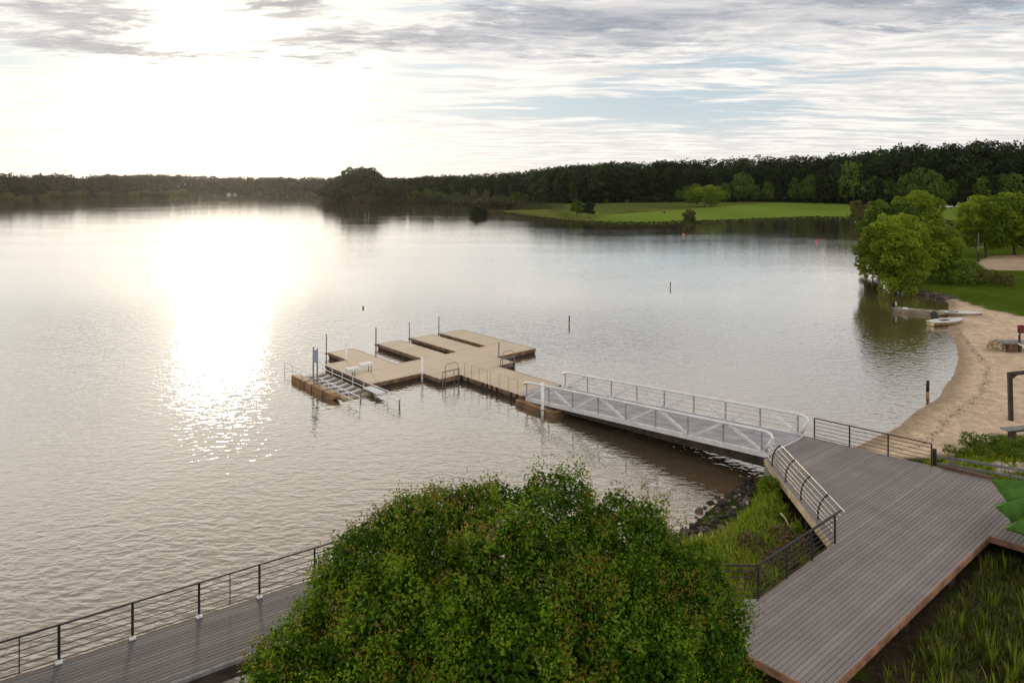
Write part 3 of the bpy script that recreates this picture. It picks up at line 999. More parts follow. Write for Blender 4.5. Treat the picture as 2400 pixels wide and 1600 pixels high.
# transfer bench on the dock
l = thing('transfer_bench', 'white stepped transfer bench standing by the kayak launch', 'bench', dk(5.6, -5.6, 0.45))
b = MB()
for i, (b0, b1, z0) in enumerate(((-6.9, -5.75, 0.95), (-5.72, -4.6, 1.07))):
    b = MB()
    b.bar(dk(5.4 + 0.15 * i, b0, z0), dk(5.4 + 0.15 * i, b1, z0), 0.62, 0.24)
    b.build('seat_box', M['white'], l, bevel=0.05)
for a, b_ in ((5.2, -6.3), (5.6, -6.3), (5.35, -4.8), (5.75, -4.8)):
    b = MB()
    b.tube([dk(a, b_, 0.45), dk(a, b_, 0.9)], 0.035, 8)
    b.build('leg', M['timber_gr'], l)

# kayak launch: float beam, roller bed and long grab rails
l = thing('kayak_launch', 'kayak launch with orange-brown float, rollers and long grab rails left of the dock', 'kayak launch', dk(4.5, -8.5, 0))
b = MB()
KB = -9.55
b.bar(dk(8.7, KB, 0.18), dk(2.4, KB, 0.18), 0.55, 0.52)
b.add([dk(2.4, KB - 0.27, 0.44), dk(2.4, KB + 0.27, 0.44), dk(1.5, KB + 0.2, 0.30), dk(2.4, KB - 0.27, -0.08), dk(2.4, KB + 0.27, -0.08)], [(0, 2, 1), (3, 4, 2), (0, 3, 2), (1, 2, 4)])
fbm_ = b.build('float_beam', M['beam'], l, bevel=0.04)
for a in (6.4, 5.2, 3.4):
    b = MB()
    b.box(dk(a, KB, 0.18), (0.59, 0.10, 0.55), DKR)
    b.build('strap', M['timber_dk'], fbm_)
b = MB()
b.prism([dk(9.0, -9.1)[:2], dk(9.0, -7.0)[:2], dk(1.6, -7.0)[:2], dk(1.6, -9.1)[:2]], -0.1, 0.10)
b.build('launch_bed', M['fascia'], l)
for k_ in range(14):
    a = 8.4 - 0.48 * k_
    b = MB()
    b.tube([dk(a, -8.75, 0.20), dk(a - 0.05, -8.0, 0.13), dk(a, -7.25, 0.20)], 0.07, 8)
    b.build('roller', M['timber_gr'] if k_ % 2 else M['alu'], l, smooth=True)
for b_, a0, a1, z0, z1 in ((-9.1, 11.6, -0.6, 0.35, 0.75), (-7.0, 10.8, -2.3, 0.35, 0.75)):
    for z_, rr_ in ((z0, 0.03), (z1, 0.035)):
        b = MB()
        b.tube([dk(a0, b_, z_), dk(a1, b_, z_)], rr_, 8)
        b.build('grab_rail', M['alu'], l)
    for k_ in range(9):
        a = a0 + (a1 - a0) * k_ / 8
        b = MB()
        b.tube([dk(a, b_, -0.15), dk(a, b_, z1)], 0.025, 6)
        b.build('rail_post', M['alu'], l)
b = MB()
b.prism([dk(2.4, -7.2)[:2], dk(2.4, -6.5)[:2], dk(0.4, -6.5)[:2], dk(0.4, -7.2)[:2]], 0.3, 0.36)
b.build('side_step', M['white'], l)
for a, b_ in ((1.1, -8.1), (-2.2, -7.0)):
    b = MB()
    b.tube([dk(a, b_, -1.0), dk(a, b_, 0.5)], 0.05, 8)
    b.build('guide_pile', M['timber_gr'], l)

# notice on two poles
l = thing('launch_sign', 'pale blue notice board on two tall pipes beside the kayak launch', 'sign', dk(6.3, -9.2, 0))
sp = [dk(6.15, -9.22, 0), dk(5.5, -9.22, 0)]
for p in sp:
    b = MB()
    b.tube([(p[0], p[1], -1.2), (p[0], p[1], 2.95)], 0.055, 10)
    b.build('pole', M['timber_gr'], l, smooth=True)
b = MB()
b.bar((sp[0][0], sp[0][1] - 0.05, 2.35), (sp[1][0], sp[1][1] - 0.05, 2.35), 0.04, 0.95)
b.build('panel', M['blue'], l)

# ------------------------------------------------------------------ posts, buoys in the water
for px, py, h, r_, lab in ((2174, 926, 1.05, 0.11, 'dark timber post standing in the shallows off the beach'),
                           (1334, 759, 0.9, 0.07, 'lone dark stake in the water behind the gangway'),
                           (1571, 674, 0.85, 0.07, 'farthest thin stake standing out in open water'),
                           (851, 722, 0.25, 0.10, 'tiny dark stump just showing above the water behind the dock')):
    x, y = at(px, py, 0)
    p = thing('water_post', lab, 'post', (x, y, 0))
    b = MB()
    b.tube([(x, y, -1), (x, y, h * 0.25)], r_ * 1.05, 10)
    b.build('reflection_foot', M['beam'], p, smooth=True)  # brown foot stands in for the post's reflection in the water
    b = MB()
    b.tube([(x, y, h * 0.25), (x + 0.02, y, h * 0.96), (x + 0.02, y, h)], [r_, r_ * 0.97, r_ * 0.7], 10)
    b.build('shaft', M['timber_dk'], p, smooth=True)
for px, py, lab in ((1602, 552, 'red marker buoy off the meadow, the left of the pair'), (1914, 567, 'red marker buoy near the tree point, the right of the pair')):
    x, y = at(px, py, 0)
    p = thing('buoy', lab, 'buoy', (x, y, 0), group='red marker buoys')
    b = MB()
    b.tube([(x, y, -0.2), (x, y, 0.0), (x, y, 0.25), (x, y, 0.42), (x, y, 0.72), (x, y, 0.78)], [0.25, 0.36, 0.36, 0.2, 0.12, 0.04], 14)
    flt = b.build('float', M['red'], p, smooth=True)
    b = MB()
    b.tube([(x, y, 0.16), (x, y, 0.22)], 0.37, 14)
    b.build('band', M['white'], flt)

# ------------------------------------------------------------------ leaves
def leaf_quads(C, Nrm, size, rng, aspect=0.55):
    """rhombic leaf faces centred on C facing Nrm"""
    n = len(C)
    r1 = rng.normal(size=(n, 3))
    tx = np.cross(Nrm, r1)
    tx /= np.linalg.norm(tx, axis=1, keepdims=True) + 1e-9
    ty = np.cross(Nrm, tx)
    s_ = (size * rng.uniform(0.65, 1.35, n))[:, None]
    a = tx * s_ * 0.5
    b = ty * s_ * 0.5 * aspect
    V = np.stack([C - a, C - b * 1.0, C + a, C + b * 1.0], 1).reshape(-1, 3)
    F = np.arange(n * 4).reshape(n, 4)
    return V, F


def crown_points(blobs, n, rng, shell=0.16, low=-0.45, surfn=0.8):
    """points through the shell of a set of ellipsoid lobes, skipping the deep inside of neighbours"""
    B = np.array(blobs, float)
    area = (B[:, 3] * B[:, 4] + B[:, 3] * B[:, 5] + B[:, 4] * B[:, 5])
    k = rng.choice(len(B), size=int(n * 1.5), p=area / area.sum())
    dirs = rng.normal(size=(len(k), 3))
    dirs /= np.linalg.norm(dirs, axis=1, keepdims=True)
    keep = dirs[:, 2] > low - 0.4 * rng.random(len(k))
    k, dirs = k[keep], dirs[keep]
    lump = 1 + 0.16 * np.sin(dirs[:, 0] * 5 + k) * np.cos(dirs[:, 1] * 4.3 + 2 * k) + 0.09 * np.sin(dirs[:, 2] * 9 + 3 * k)
    rad = lump - np.abs(rng.normal(0, shell, len(k)))
    C = B[k, :3] + dirs * B[k, 3:6] * rad[:, None]
    inside = np.zeros(len(C), bool)
    for j in range(len(B)):
        q = np.linalg.norm((C - B[j, :3]) / B[j, 3:6], axis=1)
        inside |= (q < 0.72) & (k != j)
    sel = ~inside
    return C[sel][:n], dirs[sel][:n], k[sel][:n]


def crown_mesh(name, blobs, n, size, mtl, parent, seed, tintspread=0.35, shell=0.10, low=-0.45, aspect=0.7, facing=0.9):
    rng = np.random.default_rng(seed)
    C, D_, k = crown_points(blobs, n, rng, shell, low)
    N_ = D_ * facing + rng.normal(size=D_.shape) * 0.75 + np.array([0, 0, 0.25])
    N_ /= np.linalg.norm(N_, axis=1, keepdims=True)
    V, F = leaf_quads(C, N_, size, rng, aspect)
    bt = rng.random(len(blobs))
    tint = np.clip(bt[k] * 0.7 + 0.15 + rng.normal(0, tintspread * 0.6, len(k)), 0, 1)
    o = np_mesh(name, V, F, mtl, parent, tint=tint)
    return o


def limb_path(p, q, rng, n=5, wob=0.08):
    p, q = np.array(p, float), np.array(q, float)
    L = np.linalg.norm(q - p)
    return [tuple(p + (q - p) * s_ + rng.normal(0, wob * L * math.sin(math.pi * s_) + 1e-6, 3) * (0 < s_ < 1)) for s_ in np.linspace(0, 1, n)]


def trunk_mesh(name, parent, blobs, base, fork, r, seed, mtl=None, nl=8):
    rng = np.random.default_rng(seed)
    mb = MB()
    mb.tube(limb_path(base, fork, rng, 5, 0.03), r * 1.25, 9, r * 0.8)
    B = sorted(blobs, key=lambda q: -q[3])[:nl]
    for q in B:
        mb.tube(limb_path(fork, (q[0], q[1], q[2]), rng, 5, 0.06), r * 0.6, 6, r * 0.14)
    return mb.build(name, mtl or M['bark'], parent, smooth=True, local=True)


def lobes(w_, h, z0, n, seed, taper=0.25, rr=(0.24, 0.36)):
    """lobes for a free-standing crown: width w_, crown from z0 to h"""
    rng = np.random.default_rng(seed)
    out = []
    hc = (h - z0) / 2
    out.append((0, 0, z0 + hc, w_ * 0.30, w_ * 0.30, hc * 0.72))
    for i in range(n):
        u = (i + 0.5) / n
        zc = z0 + (h - z0) * (0.14 + 0.72 * u)
        prof = math.sqrt(max(0.05, 1 - (2 * (0.14 + 0.72 * u) - 1 + taper * 0.4) ** 2))
        th = i * 2.39996 + rng.uniform(-0.4, 0.4)
        r_ = w_ * rng.uniform(*rr) * (0.75 + 0.35 * prof)
        d_ = max(0, w_ * 0.5 * prof - r_ * 0.7) * rng.uniform(0.85, 1.1)
        out.append((math.cos(th) * d_, math.sin(th) * d_, zc, r_, r_, r_ * rng.uniform(0.62, 0.85)))
    return out


def make_tree(name, label, cat, loc, h, w_, z0, seed, mtl, n, leaf, nl=9, group=None, blobs=None, r=None, low=-0.5, rr=(0.24, 0.36), taper=0.25):
    root = thing(name, label, cat, loc, group=group)
    bl = blobs or lobes(w_, h, z0, nl, seed, taper, rr)
    r = r or 0.018 * h
    trunk_mesh('trunk', root, bl, (0, 0, -0.4), (0, 0, max(z0 * 1.1, h * 0.25)), r, seed, nl=6)
    crown_mesh('crown', bl, n, leaf, mtl, root, seed, low=low)
    return root


def place(proto, x, y, rz, s_, label=None, group=None, sz=None):
    c = copy_tree(proto)
    c.location = (x, y, hz(x, y))
    c.rotation_euler = (0, 0, rz)
    c.scale = (s_, s_, sz or s_)
    if label: c['label'] = label
    if group: c['group'] = group
    return c


# ------------------------------------------------------------------ foreground tree
FT = [(1305, 1234, 14.8, 1.35), (1150, 1240, 14.8, 1.32), (1475, 1280, 14.6, 1.25), (988, 1264, 14.6, 1.32), (862, 1342, 14.2, 1.28), (815, 1425, 13.8, 1.12),
      (705, 1560, 13.2, 1.12), (1600, 1372, 14.2, 1.2), (1650, 1470, 13.6, 1.12), (1650, 1560, 13.2, 1.1), (1200, 1420, 13.2, 1.8), (950, 1500, 12.8, 1.6), (1450, 1480, 13.0, 1.6),
      (1200, 1600, 12.2, 1.8), (850, 1620, 12.2, 1.4), (1500, 1630, 12.4, 1.45), (1050, 1385, 13.9, 1.55), (1360, 1385, 13.9, 1.55), (640, 1640, 12.8, 0.95), (1640, 1680, 12.6, 1.1),
      (1000, 1720, 11.8, 1.6), (1350, 1740, 11.8, 1.6)]
fb = []
tx, ty = 0.1, 13.2
tg = hz(tx, ty)
for px, py, D_, r_ in FT:
    px, py, r_ = 1195 + (px - 1195) * 0.965, 1500 + (py - 1500) * 0.97, r_ * 0.94
    fb.append(((px - CX) / FPX * D_ - tx, D_ - ty, CAM_H - D_ * (py - HY) / FPX - tg, r_, r_, r_ * 0.92))
ft = thing('bushy_tree', 'large dense green tree with rusty new shoots in front of the boardwalk', 'tree', (tx, ty, tg))
mb = MB()
rng = np.random.default_rng(4)
for k_ in range(5):
    a = k_ * 1.26
    foot = (0.28 * math.cos(a), 0.28 * math.sin(a), -0.4)
    fork = (0.9 * math.cos(a), 0.9 * math.sin(a), 2.4)
    mb.tube(limb_path(foot, fork, rng, 5, 0.04), 0.13, 8, 0.10)
    for q in fb[k_::5]:
        mb.tube(limb_path(fork, q[:3], rng, 6, 0.05), 0.08, 6, 0.018)
mb.build('trunk', M['bark'], ft, smooth=True, local=True)
rng = np.random.default_rng(11)
NS = 15500
C, D_, kk = crown_points(fb, NS, rng, 0.14, -0.75)
den = fbm(C[:, 0] * 1.7 + 3, C[:, 1] * 1.7 + C[:, 2] * 1.9 + 11, 23, 3)
C = C + D_ * ((den - 0.56) * 0.8)[:, None]
sel = den + rng.normal(0, 0.05, len(C)) > 0.36
C, D_, kk = C[sel], D_[sel], kk[sel]
n = len(C)
axis = D_ * 0.75 + np.array([0, 0, 0.7]) + rng.normal(0, 0.35, (n, 3))
axis /= np.linalg.norm(axis, axis=1, keepdims=True)
LV, LF, LT = [], [], []
NL = 13
slen = rng.uniform(0.25, 0.5, n) + 0.25 * (rng.random(n) < 0.12)
patch = fbm(C[:, 0] * 0.9 + 7, C[:, 1] * 0.9 + C[:, 2] * 0.8 + 5, 17, 3)
warm = np.clip(0.45 + (patch - 0.5) * 1.6 + (C[:, 2] - 5.2) * 0.07 + rng.normal(0, 0.2, n), 0, 1)          # how rusty a shoot's tip is
bt = rng.random(len(fb))
for j in range(NL):
    s_ = j / (NL - 1)
    th = j * 2.4 + rng.uniform(0, 6.28, n)
    side = np.cross(axis, np.stack([np.cos(th), np.sin(th), 0.3 * np.ones(n)], 1))
    side /= np.linalg.norm(side, axis=1, keepdims=True) + 1e-9
    cc_ = C + axis * ((s_ - 0.5) * slen[:, None]) + side * (0.075 * (1.15 - 0.75 * s_)) + rng.normal(0, 0.02, (n, 3))
    nn_ = axis * 0.8 + side * 0.3 + rng.normal(0, 0.45, (n, 3))
    nn_ /= np.linalg.norm(nn_, axis=1, keepdims=True)
    V, F = leaf_quads(cc_, nn_, 0.088 * (1.1 - 0.45 * s_), rng, 0.52)
    tv = np.clip(0.30 + 0.35 * bt[kk] + rng.normal(0, 0.2, n) + 0.2 * s_, 0, 0.98)
    tip = (s_ > 0.72) & (warm > 0.64)
    tv = np.where(tip, 1.05 + np.clip((warm - 0.45) * 1.8 + rng.normal(0, 0.2, n), 0.0, 0.95), tv)
    LF.append(F + sum(len(v_) for v_ in LV))
    LV.append(V)
    LT.append(tv)
off = sum(len(v_) for v_ in LV)
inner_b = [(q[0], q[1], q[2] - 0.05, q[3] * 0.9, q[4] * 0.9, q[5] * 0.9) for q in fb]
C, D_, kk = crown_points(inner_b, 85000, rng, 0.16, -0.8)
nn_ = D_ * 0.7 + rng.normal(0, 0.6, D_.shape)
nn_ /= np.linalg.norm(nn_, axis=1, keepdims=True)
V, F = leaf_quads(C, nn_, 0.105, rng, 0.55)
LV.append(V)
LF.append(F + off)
LT.append(np.clip(rng.normal(0.12, 0.12, len(C)), 0, 0.9))  # inner leaves tinted darker to give the shade inside the crown
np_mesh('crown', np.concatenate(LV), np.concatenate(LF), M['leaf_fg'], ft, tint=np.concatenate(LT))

# ------------------------------------------------------------------ trees on the point and the right bank


def px_tree(name, label, px, pbase, ptop, pw, seed, mtl, n, leaf, z=1.0, group=None, nl=10, crown0=0.15, rr=(0.13, 0.25), cat='tree', taper=0.25, dep=0.0):
    x, y = at(px, pbase, z)
    y2 = y + dep
    x = x * y2 / y
    y = y2
    z = hz(x, y)
    h = CAM_H - y * (ptop - HY) / FPX - z
    w_ = pw * y / FPX
    return make_tree(name, label, cat, (x, y, z), h, w_, h * crown0, seed, mtl, n, leaf, nl, group, rr=rr, taper=taper)


px_tree('broadleaf_tree', 'lime green tree at the water edge, front left of the point cluster', 2097, 664, 500, 160, 21, M['leaf_lime'], 13000, 0.40, nl=22, crown0=0.10)
px_tree('broadleaf_tree', 'rounded lime green tree at the right of the point cluster', 2182, 650, 514, 124, 22, M['leaf_lime'], 9000, 0.40, nl=17, crown0=0.12)
px_tree('broadleaf_tree', 'taller mid green tree behind the lime trees on the point', 2092, 628, 458, 140, 23, M['leaf_mid'], 10000, 0.46, nl=18, crown0=0.15)
px_tree('broadleaf_tree', 'flat topped olive green tree, tallest at the back of the point cluster', 2150, 610, 442, 114, 24, M['leaf_lime'], 9000, 0.48, nl=17, crown0=0.2, taper=-0.3)
px_tree('broadleaf_tree', 'low dark tree leaning over the water at the left tip of the point', 2045, 618, 530, 62, 25, M['leaf_mid'], 4500, 0.42, nl=8, crown0=0.03)
px_tree('shrub', 'bright low shrub at the foot of the point trees above the stone bank', 2110, 672, 648, 90, 26, M['leaf_lime'], 2200, 0.3, nl=7, crown0=0.02, cat='shrub')
px_tree('shrub', 'dark green undergrowth bush on the grass right of the point trees', 2235, 655, 615, 120, 27, M['leaf_mid'], 2600, 0.34, nl=8, crown0=0.02, cat='shrub')
px_tree('shrub', 'olive low bush in the tree shade on the lawn, right of the undergrowth bush', 2330, 662, 640, 90, 28, M['leaf_olive'], 1500, 0.26, nl=7, crown0=0.02, cat='shrub')
px_tree('small_tree', 'small pale olive tree standing alone left of the point cluster by the far bank', 2012, 512, 464, 44, 29, M['leaf_olive'], 2600, 0.55, nl=8, crown0=0.15)
px_tree('willow_tree', 'drooping lime willow at the left of the right bank trees', 2310, 598, 452, 116, 31, M['leaf_lime'], 11000, 0.48, nl=20, crown0=0.02, z=1.6, taper=-0.2)
px_tree('willow_tree', 'tall willow in the middle of the right bank trees', 2375, 595, 436, 116, 32, M['leaf_lime'], 11000, 0.5, nl=20, crown0=0.03, z=1.6, taper=-0.2)
px_tree('willow_tree', 'round lime willow at the right edge of the right bank trees', 2405, 600, 480, 90, 33, M['leaf_lime'], 6000, 0.48, nl=11, crown0=0.06, z=1.6)
px_tree('willow_tree', 'far willow half hidden behind the right bank trees', 2450, 585, 440, 130, 34, M['leaf_lime'], 6000, 0.55, nl=11, crown0=0.08, z=1.6)
# meadow trees
px_tree('small_tree', 'small round green tree on the marshy meadow tip, left of the pair', 1352, 508, 466, 32, 41, M['leaf_mid'], 2400, 0.6, nl=7, crown0=0.12, z=0.8)
px_tree('small_tree', 'small round green tree on the marshy meadow tip, right of the pair', 1380, 511, 471, 30, 42, M['leaf_dark'], 2400, 0.6, nl=7, crown0=0.15, z=0.8)
px_tree('broadleaf_tree', 'big round lime tree standing on the meadow before the forest', 1652, 488, 432, 82, 43, M['leaf_lime'], 6000, 0.95, nl=11, crown0=0.05, z=1.2)
px_tree('shrub', 'grey green bush at the meadow water edge', 1616, 521, 488, 34, 44, M['leaf_olive'], 2000, 0.5, nl=7, crown0=0.05, z=0.6, cat='shrub')
px_tree('shrub', 'dark bush growing out of the water at the tip of the marsh spit', 1125, 507, 480, 48, 45, M['leaf_dark'], 3000, 0.7, nl=8, crown0=0.0, z=0.0, cat='shrub')
px_tree('broadleaf_tree', 'great dark dome shaped tree on the middle headland', 845, 468, 398, 120, 46, M['leaf_dark'], 14000, 2.0, nl=20, crown0=0.05, z=1.2)
px_tree('broadleaf_tree', 'lower dark tree at the left foot of the dome tree on the headland', 785, 469, 426, 75, 47, M['leaf_dark'], 4500, 1.6, nl=10, crown0=0.02, z=1.0)
px_tree('broadleaf_tree', 'dark spreading tree at the right foot of the dome tree on the headland', 915, 473, 424, 80, 48, M['leaf_dark'], 4500, 1.6, nl=10, crown0=0.02, z=1.0)

# ------------------------------------------------------------------ forest
def forest_mass(name, pts, depth_in, hts, wid, mtl, n_per, leaf, seed, pine=0.5):
    """a wood that reads as one mass; every tree in it a trunkless crown of leaf clumps"""
    rng = np.random.default_rng(seed)
    pts = np.asarray(pts, float)
    zg = height(pts)[0]
    VV, FF, TT = [], [], []
    off = 0
    for i, (x, y) in enumerate(pts):
        h, w_ = hts[i], wid[i]
        is_p = rng.random() < pine
        z0 = h * (0.12 if is_p else 0.0) * (depth_in[i] > 5)
        bl = lobes(w_, h, z0, 6, int(rng.integers(1e9)), 0.55 if is_p else 0.2, (0.22, 0.36))
        C, D_, k = crown_points(bl, n_per, rng, 0.2, -0.3)
        N_ = D_ * 0.8 + rng.normal(size=D_.shape) * 0.8 + np.array([0, 0, 0.3])
        N_ /= np.linalg.norm(N_, axis=1, keepdims=True)
        V, F = leaf_quads(C + np.array([x, y, zg[i]]), N_, leaf, rng, 0.75)
        VV.append(V)
        FF.append(F + off)
        off += len(V)
        TT.append(np.clip(rng.random() ** 2 * 0.85 + 0.05 + rng.normal(0, 0.12, len(C)), 0, 1))
    o = np_mesh(name, np.concatenate(VV), np.concatenate(FF), mtl, tint=np.concatenate(TT))
    return tag(o, kind='stuff')


def wood_points(line, depth, step, seed, jit=0.45, ext=0.0):
    rng = np.random.default_rng(seed)
    out = []
    for i in range(len(line) - 1):
        a, b_ = Vector(line[i]), Vector(line[i + 1])
        L = (b_ - a).length
        t_ = (b_ - a) / L
        nrm = Vector((-t_.y, t_.x))
        for u in np.arange(-ext, L + ext, step):
            for v in np.arange(0, depth, step):
                p = a + t_ * (u + rng.uniform(-jit, jit) * step) + nrm * (v + rng.uniform(-jit, jit) * step)
                out.append((p.x, p.y, v))
    return np.array(out)


# right-hand pine wood, front line running left to right
front = [(-135, 672), (-96, 630), (-19, 628), (18, 594), (40, 512), (95, 522), (127, 521), (186, 509), (207, 488), (222, 447), (262, 412), (300, 383), (400, 345)]
wp = wood_points(front, 56, 6.4, 3, ext=16)
rng = np.random.default_rng(8)
topy = np.interp(CX + FPX * wp[:, 0] / wp[:, 1], [850, 920, 1000, 1100, 1200, 1300, 1400, 1500, 1600, 1700, 1800, 1900, 2000, 2060, 2120, 2200, 2300, 2420],
                 [428, 416, 408, 404, 398, 384, 374, 371, 366, 362, 358, 355, 350, 338, 325, 321, 315, 316])
zt = CAM_H + (HY - topy) * wp[:, 1] / FPX
zg = height(wp[:, :2])[0]
ht = np.clip((zt - zg) * np.where(rng.random(len(wp)) < 0.3, rng.uniform(0.98, 1.05, len(wp)), rng.uniform(0.80, 0.97, len(wp))), 7, 45)
ht = np.where(wp[:, 2] < 7, ht * rng.uniform(0.72, 0.95, len(wp)), ht)
wd = np.clip(ht * rng.uniform(0.32, 0.46, len(wp)), 6, 13)
forest_mass('forest', wp[:, :2], wp[:, 2], ht, wd, M['leaf_pine'], 300, 1.5, 5, 0.3)
# far shore wood
fs = [(-700, 560), (-610, 600), (-600, 690), (-560, 745), (-540, 845), (-515, 925), (-520, 1020), (-560, 1112), (-467, 1108), (-380, 1070), (-285, 1022), (-205, 950), (-180, 850)]
wp = wood_points(fs, 44, 9.0, 6, ext=22)
rng = np.random.default_rng(9)
topy = np.interp(CX + FPX * wp[:, 0] / wp[:, 1], [-400, 0, 130, 190, 260, 420, 520, 700, 780, 1000], [405, 409, 409, 416, 411, 409, 415, 416, 416, 418])
zt = CAM_H + (HY - topy) * wp[:, 1] / FPX
zg = height(wp[:, :2])[0]
ht = np.clip((zt - zg) * rng.uniform(0.9, 1.12, len(wp)), 8, 44)
ht = np.where((wp[:, 2] < 10) & (rng.random(len(wp)) < 0.5), ht * rng.uniform(0.4, 0.75, len(wp)), ht)
forest_mass('far_woods', wp[:, :2], wp[:, 2], ht, np.clip(ht * 0.65, 11, 19), M['leaf_far'], 190, 2.6, 6, 0.3)

# scrub along the far shoreline
fsl = [(-598, 528), (-583, 675), (-545, 736), (-524, 838), (-494, 917), (-487, 1012), (-470, 1097), (-380, 1061), (-282, 1013), (-200, 940), (-205, 860), (-224, 790)]
wp = np.concatenate([wood_points(fsl, 13, 6.0, 16), wood_points([(-178, 668), (-148, 641), (-108, 568), (-75, 574), (-54, 577), (-39, 528), (-19, 483), (1, 461)], 15, 5.0, 17)])
rng = np.random.default_rng(19)
ht = rng.uniform(2.0, 6.0, len(wp))
forest_mass('shore_scrub', wp[:, :2], wp[:, 2] * 0, ht, rng.uniform(7, 12, len(wp)), M['leaf_scrub'], 90, 1.6, 16, 0.0)

wp = wood_points([(x_, y_ - 5) for x_, y_ in front], 5, 4.5, 36, ext=4)
rng = np.random.default_rng(39)
forest_mass('forest_scrub', wp[:, :2], wp[:, 2] * 0, rng.uniform(2.0, 6.5, len(wp)), rng.uniform(5, 9, len(wp)), M['leaf_pine'], 70, 1.3, 37, 0.0)
fsl = [(178, 276), (160, 312.5), (140, 314.5), (114, 301.5), (90, 284.5), (73.6, 276.5), (50, 266.5), (37.7, 266.5), (22, 283.5), (5, 328.5), (-8, 376), (-13, 396)][::-1]
wp = wood_points(fsl, 2.0, 1.1, 26)
rng = np.random.default_rng(29)
forest_mass('meadow_reeds', wp[:, :2], wp[:, 2] * 0, rng.uniform(0.3, 1.3, len(wp)) * rng.uniform(0.4, 1, len(wp)), rng.uniform(1.0, 2.4, len(wp)), M['leaf_scrub'], 26, 0.5, 27, 0.0)

# leafy trees along the forest edge, each its own
edge_a = make_tree('edge_tree', 'mid green leafy tree along the front edge of the forest', 'tree', (0, 0, 0), 15, 9, 1.0, 61, M['leaf_edge'], 1500, 1.0, 10, 'leafy trees along the forest edge')
edge_b = make_tree('edge_tree', 'dark slender tree along the front edge of the forest', 'tree', (0, 0, 0), 18, 7, 1.5, 62, M['leaf_dark'], 1500, 1.0, 10, 'dark trees along the forest edge', taper=0.6)
edge_c = make_tree('edge_bush', 'low lime bush at the foot of the forest', 'bush', (0, 0, 0), 6, 7, 0.1, 63, M['leaf_mid'], 900, 0.8, 7, 'bushes at the foot of the forest')
rg = random.Random(12)
spots = []
for px, pt in [(1075, 448), (1110, 440), (1140, 442), (1320, 430), (1345, 436), (1590, 442), (1610, 432), (1700, 425), (1735, 400), (1748, 405), (1772, 430), (1800, 422), (1865, 408), (1890, 414), (1905, 405), (1925, 402), (1945, 405),
               (1965, 400), (1985, 408), (2000, 372), (2025, 380), (2040, 405), (2060, 410), (2080, 414), (2105, 425), (2130, 400), (2160, 385), (2150, 402), (2185, 395), (2205, 418), (2230, 416), (2255, 413), (2280, 412), (2305, 408),
               (2330, 404), (2350, 402), (2375, 398), (2400, 395)]:
    ppx = [p[0] / p[1] * FPX + CX for p in front]
    yb = np.interp(px, ppx, [p[1] for p in front]) - rg.uniform(3, 9)
    spots.append((px, pt, float(yb)))
for i, (px, pt, yb) in enumerate(spots):
    x = (px - CX) / FPX * yb
    h = CAM_H - yb * (pt - HY) / FPX - hz(x, yb)
    pr = edge_a if rg.random() < 0.72 else edge_b
    s_ = h / (15 if pr is edge_a else 18)
    place(pr, x, yb, rg.uniform(0, 6.28), s_ * rg.uniform(0.75, 0.95), sz=s_)
for px, s_ in [(1065, 1.0), (1090, .7), (1160, .6), (1210, 1.2), (1232, .9), (1262, 1.6), (1282, 1.2), (1305, 1.1), (1180, .5), (1420, .5), (1470, .4), (950, 1.1), (975, 1.4), (1005, 1.6), (1030, 1.2), (925, .9), (1048, .9)]:
    ppx = [p[0] / p[1] * FPX + CX for p in front]
    yb = float(np.interp(px, ppx, [p[1] for p in front])) - rg.uniform(8, 20)
    place(edge_c, (px - CX) / FPX * yb, yb, rg.uniform(0, 6.28), s_)
far_bush = make_tree('shore_bush', 'low olive bush on the far left shore of the lake', 'bush', (-495, 905, hz(-495, 905)), 7, 12, 0.1, 64, M['leaf_olive'], 700, 1.6, 7, 'olive bushes along the far shore')
for px, D_ in [(10, 730), (37, 742), (52, 748), (95, 765), (118, 800), (165, 822), (184, 840), (235, 862), (250, 880), (262, 905), (330, 925), (400, 985), (425, 1040), (600, 1090), (612, 1080), (660, 1055), (715, 1025), (728, 1015)]:
    s_ = rg.uniform(0.35, 1.1)
    place(far_bush, (px - CX) / FPX * D_, D_ + rg.uniform(3, 9), rg.uniform(0, 6.28), s_ * rg.uniform(0.9, 1.6), sz=s_)
for pr in (edge_a, edge_b):
    pr.location = (330 if pr is edge_a else 345, 372, hz(335, 372))
edge_c.location = (26, 575, hz(26, 575))

# ------------------------------------------------------------------ rocks
def rock_mesh(name, seed, mtl):
    rng = np.random.default_rng(seed)
    bm_v = []
    import bmesh
    bm = bmesh.new()
    bmesh.ops.create_icosphere(bm, subdivisions=2, radius=0.5)
    ph = rng.uniform(0, 6.28, 6)
    sc_ = rng.uniform(0.65, 1.1, 3) * np.array([1.15, 0.95, 0.75])
    pl_ = [(rng.normal(size=3), rng.uniform(0.28, 0.42)) for _ in range(7)]
    for v in bm.verts:
        c = np.array(v.co)
        for nn_, d_ in pl_:
            nn_ = nn_ / np.linalg.norm(nn_)
            e_ = c.dot(nn_) - d_
            if e_ > 0: c = c - nn_ * e_
        c = c * sc_ * (1 + 0.08 * math.sin(c[0] * 9 + ph[0]) + 0.07 * math.sin(c[1] * 11 + ph[1]))
        v.co = c
    me = bpy.data.meshes.new(name)
    bm.to_mesh(me)
    bm.free()
    me.materials.append(mtl)
    return me


RK = {c: [rock_mesh('rock', 100 + i + 10 * j, M[c]) for i in range(4)] for j, c in enumerate(('rock', 'rock_dk', 'rock_lt'))}


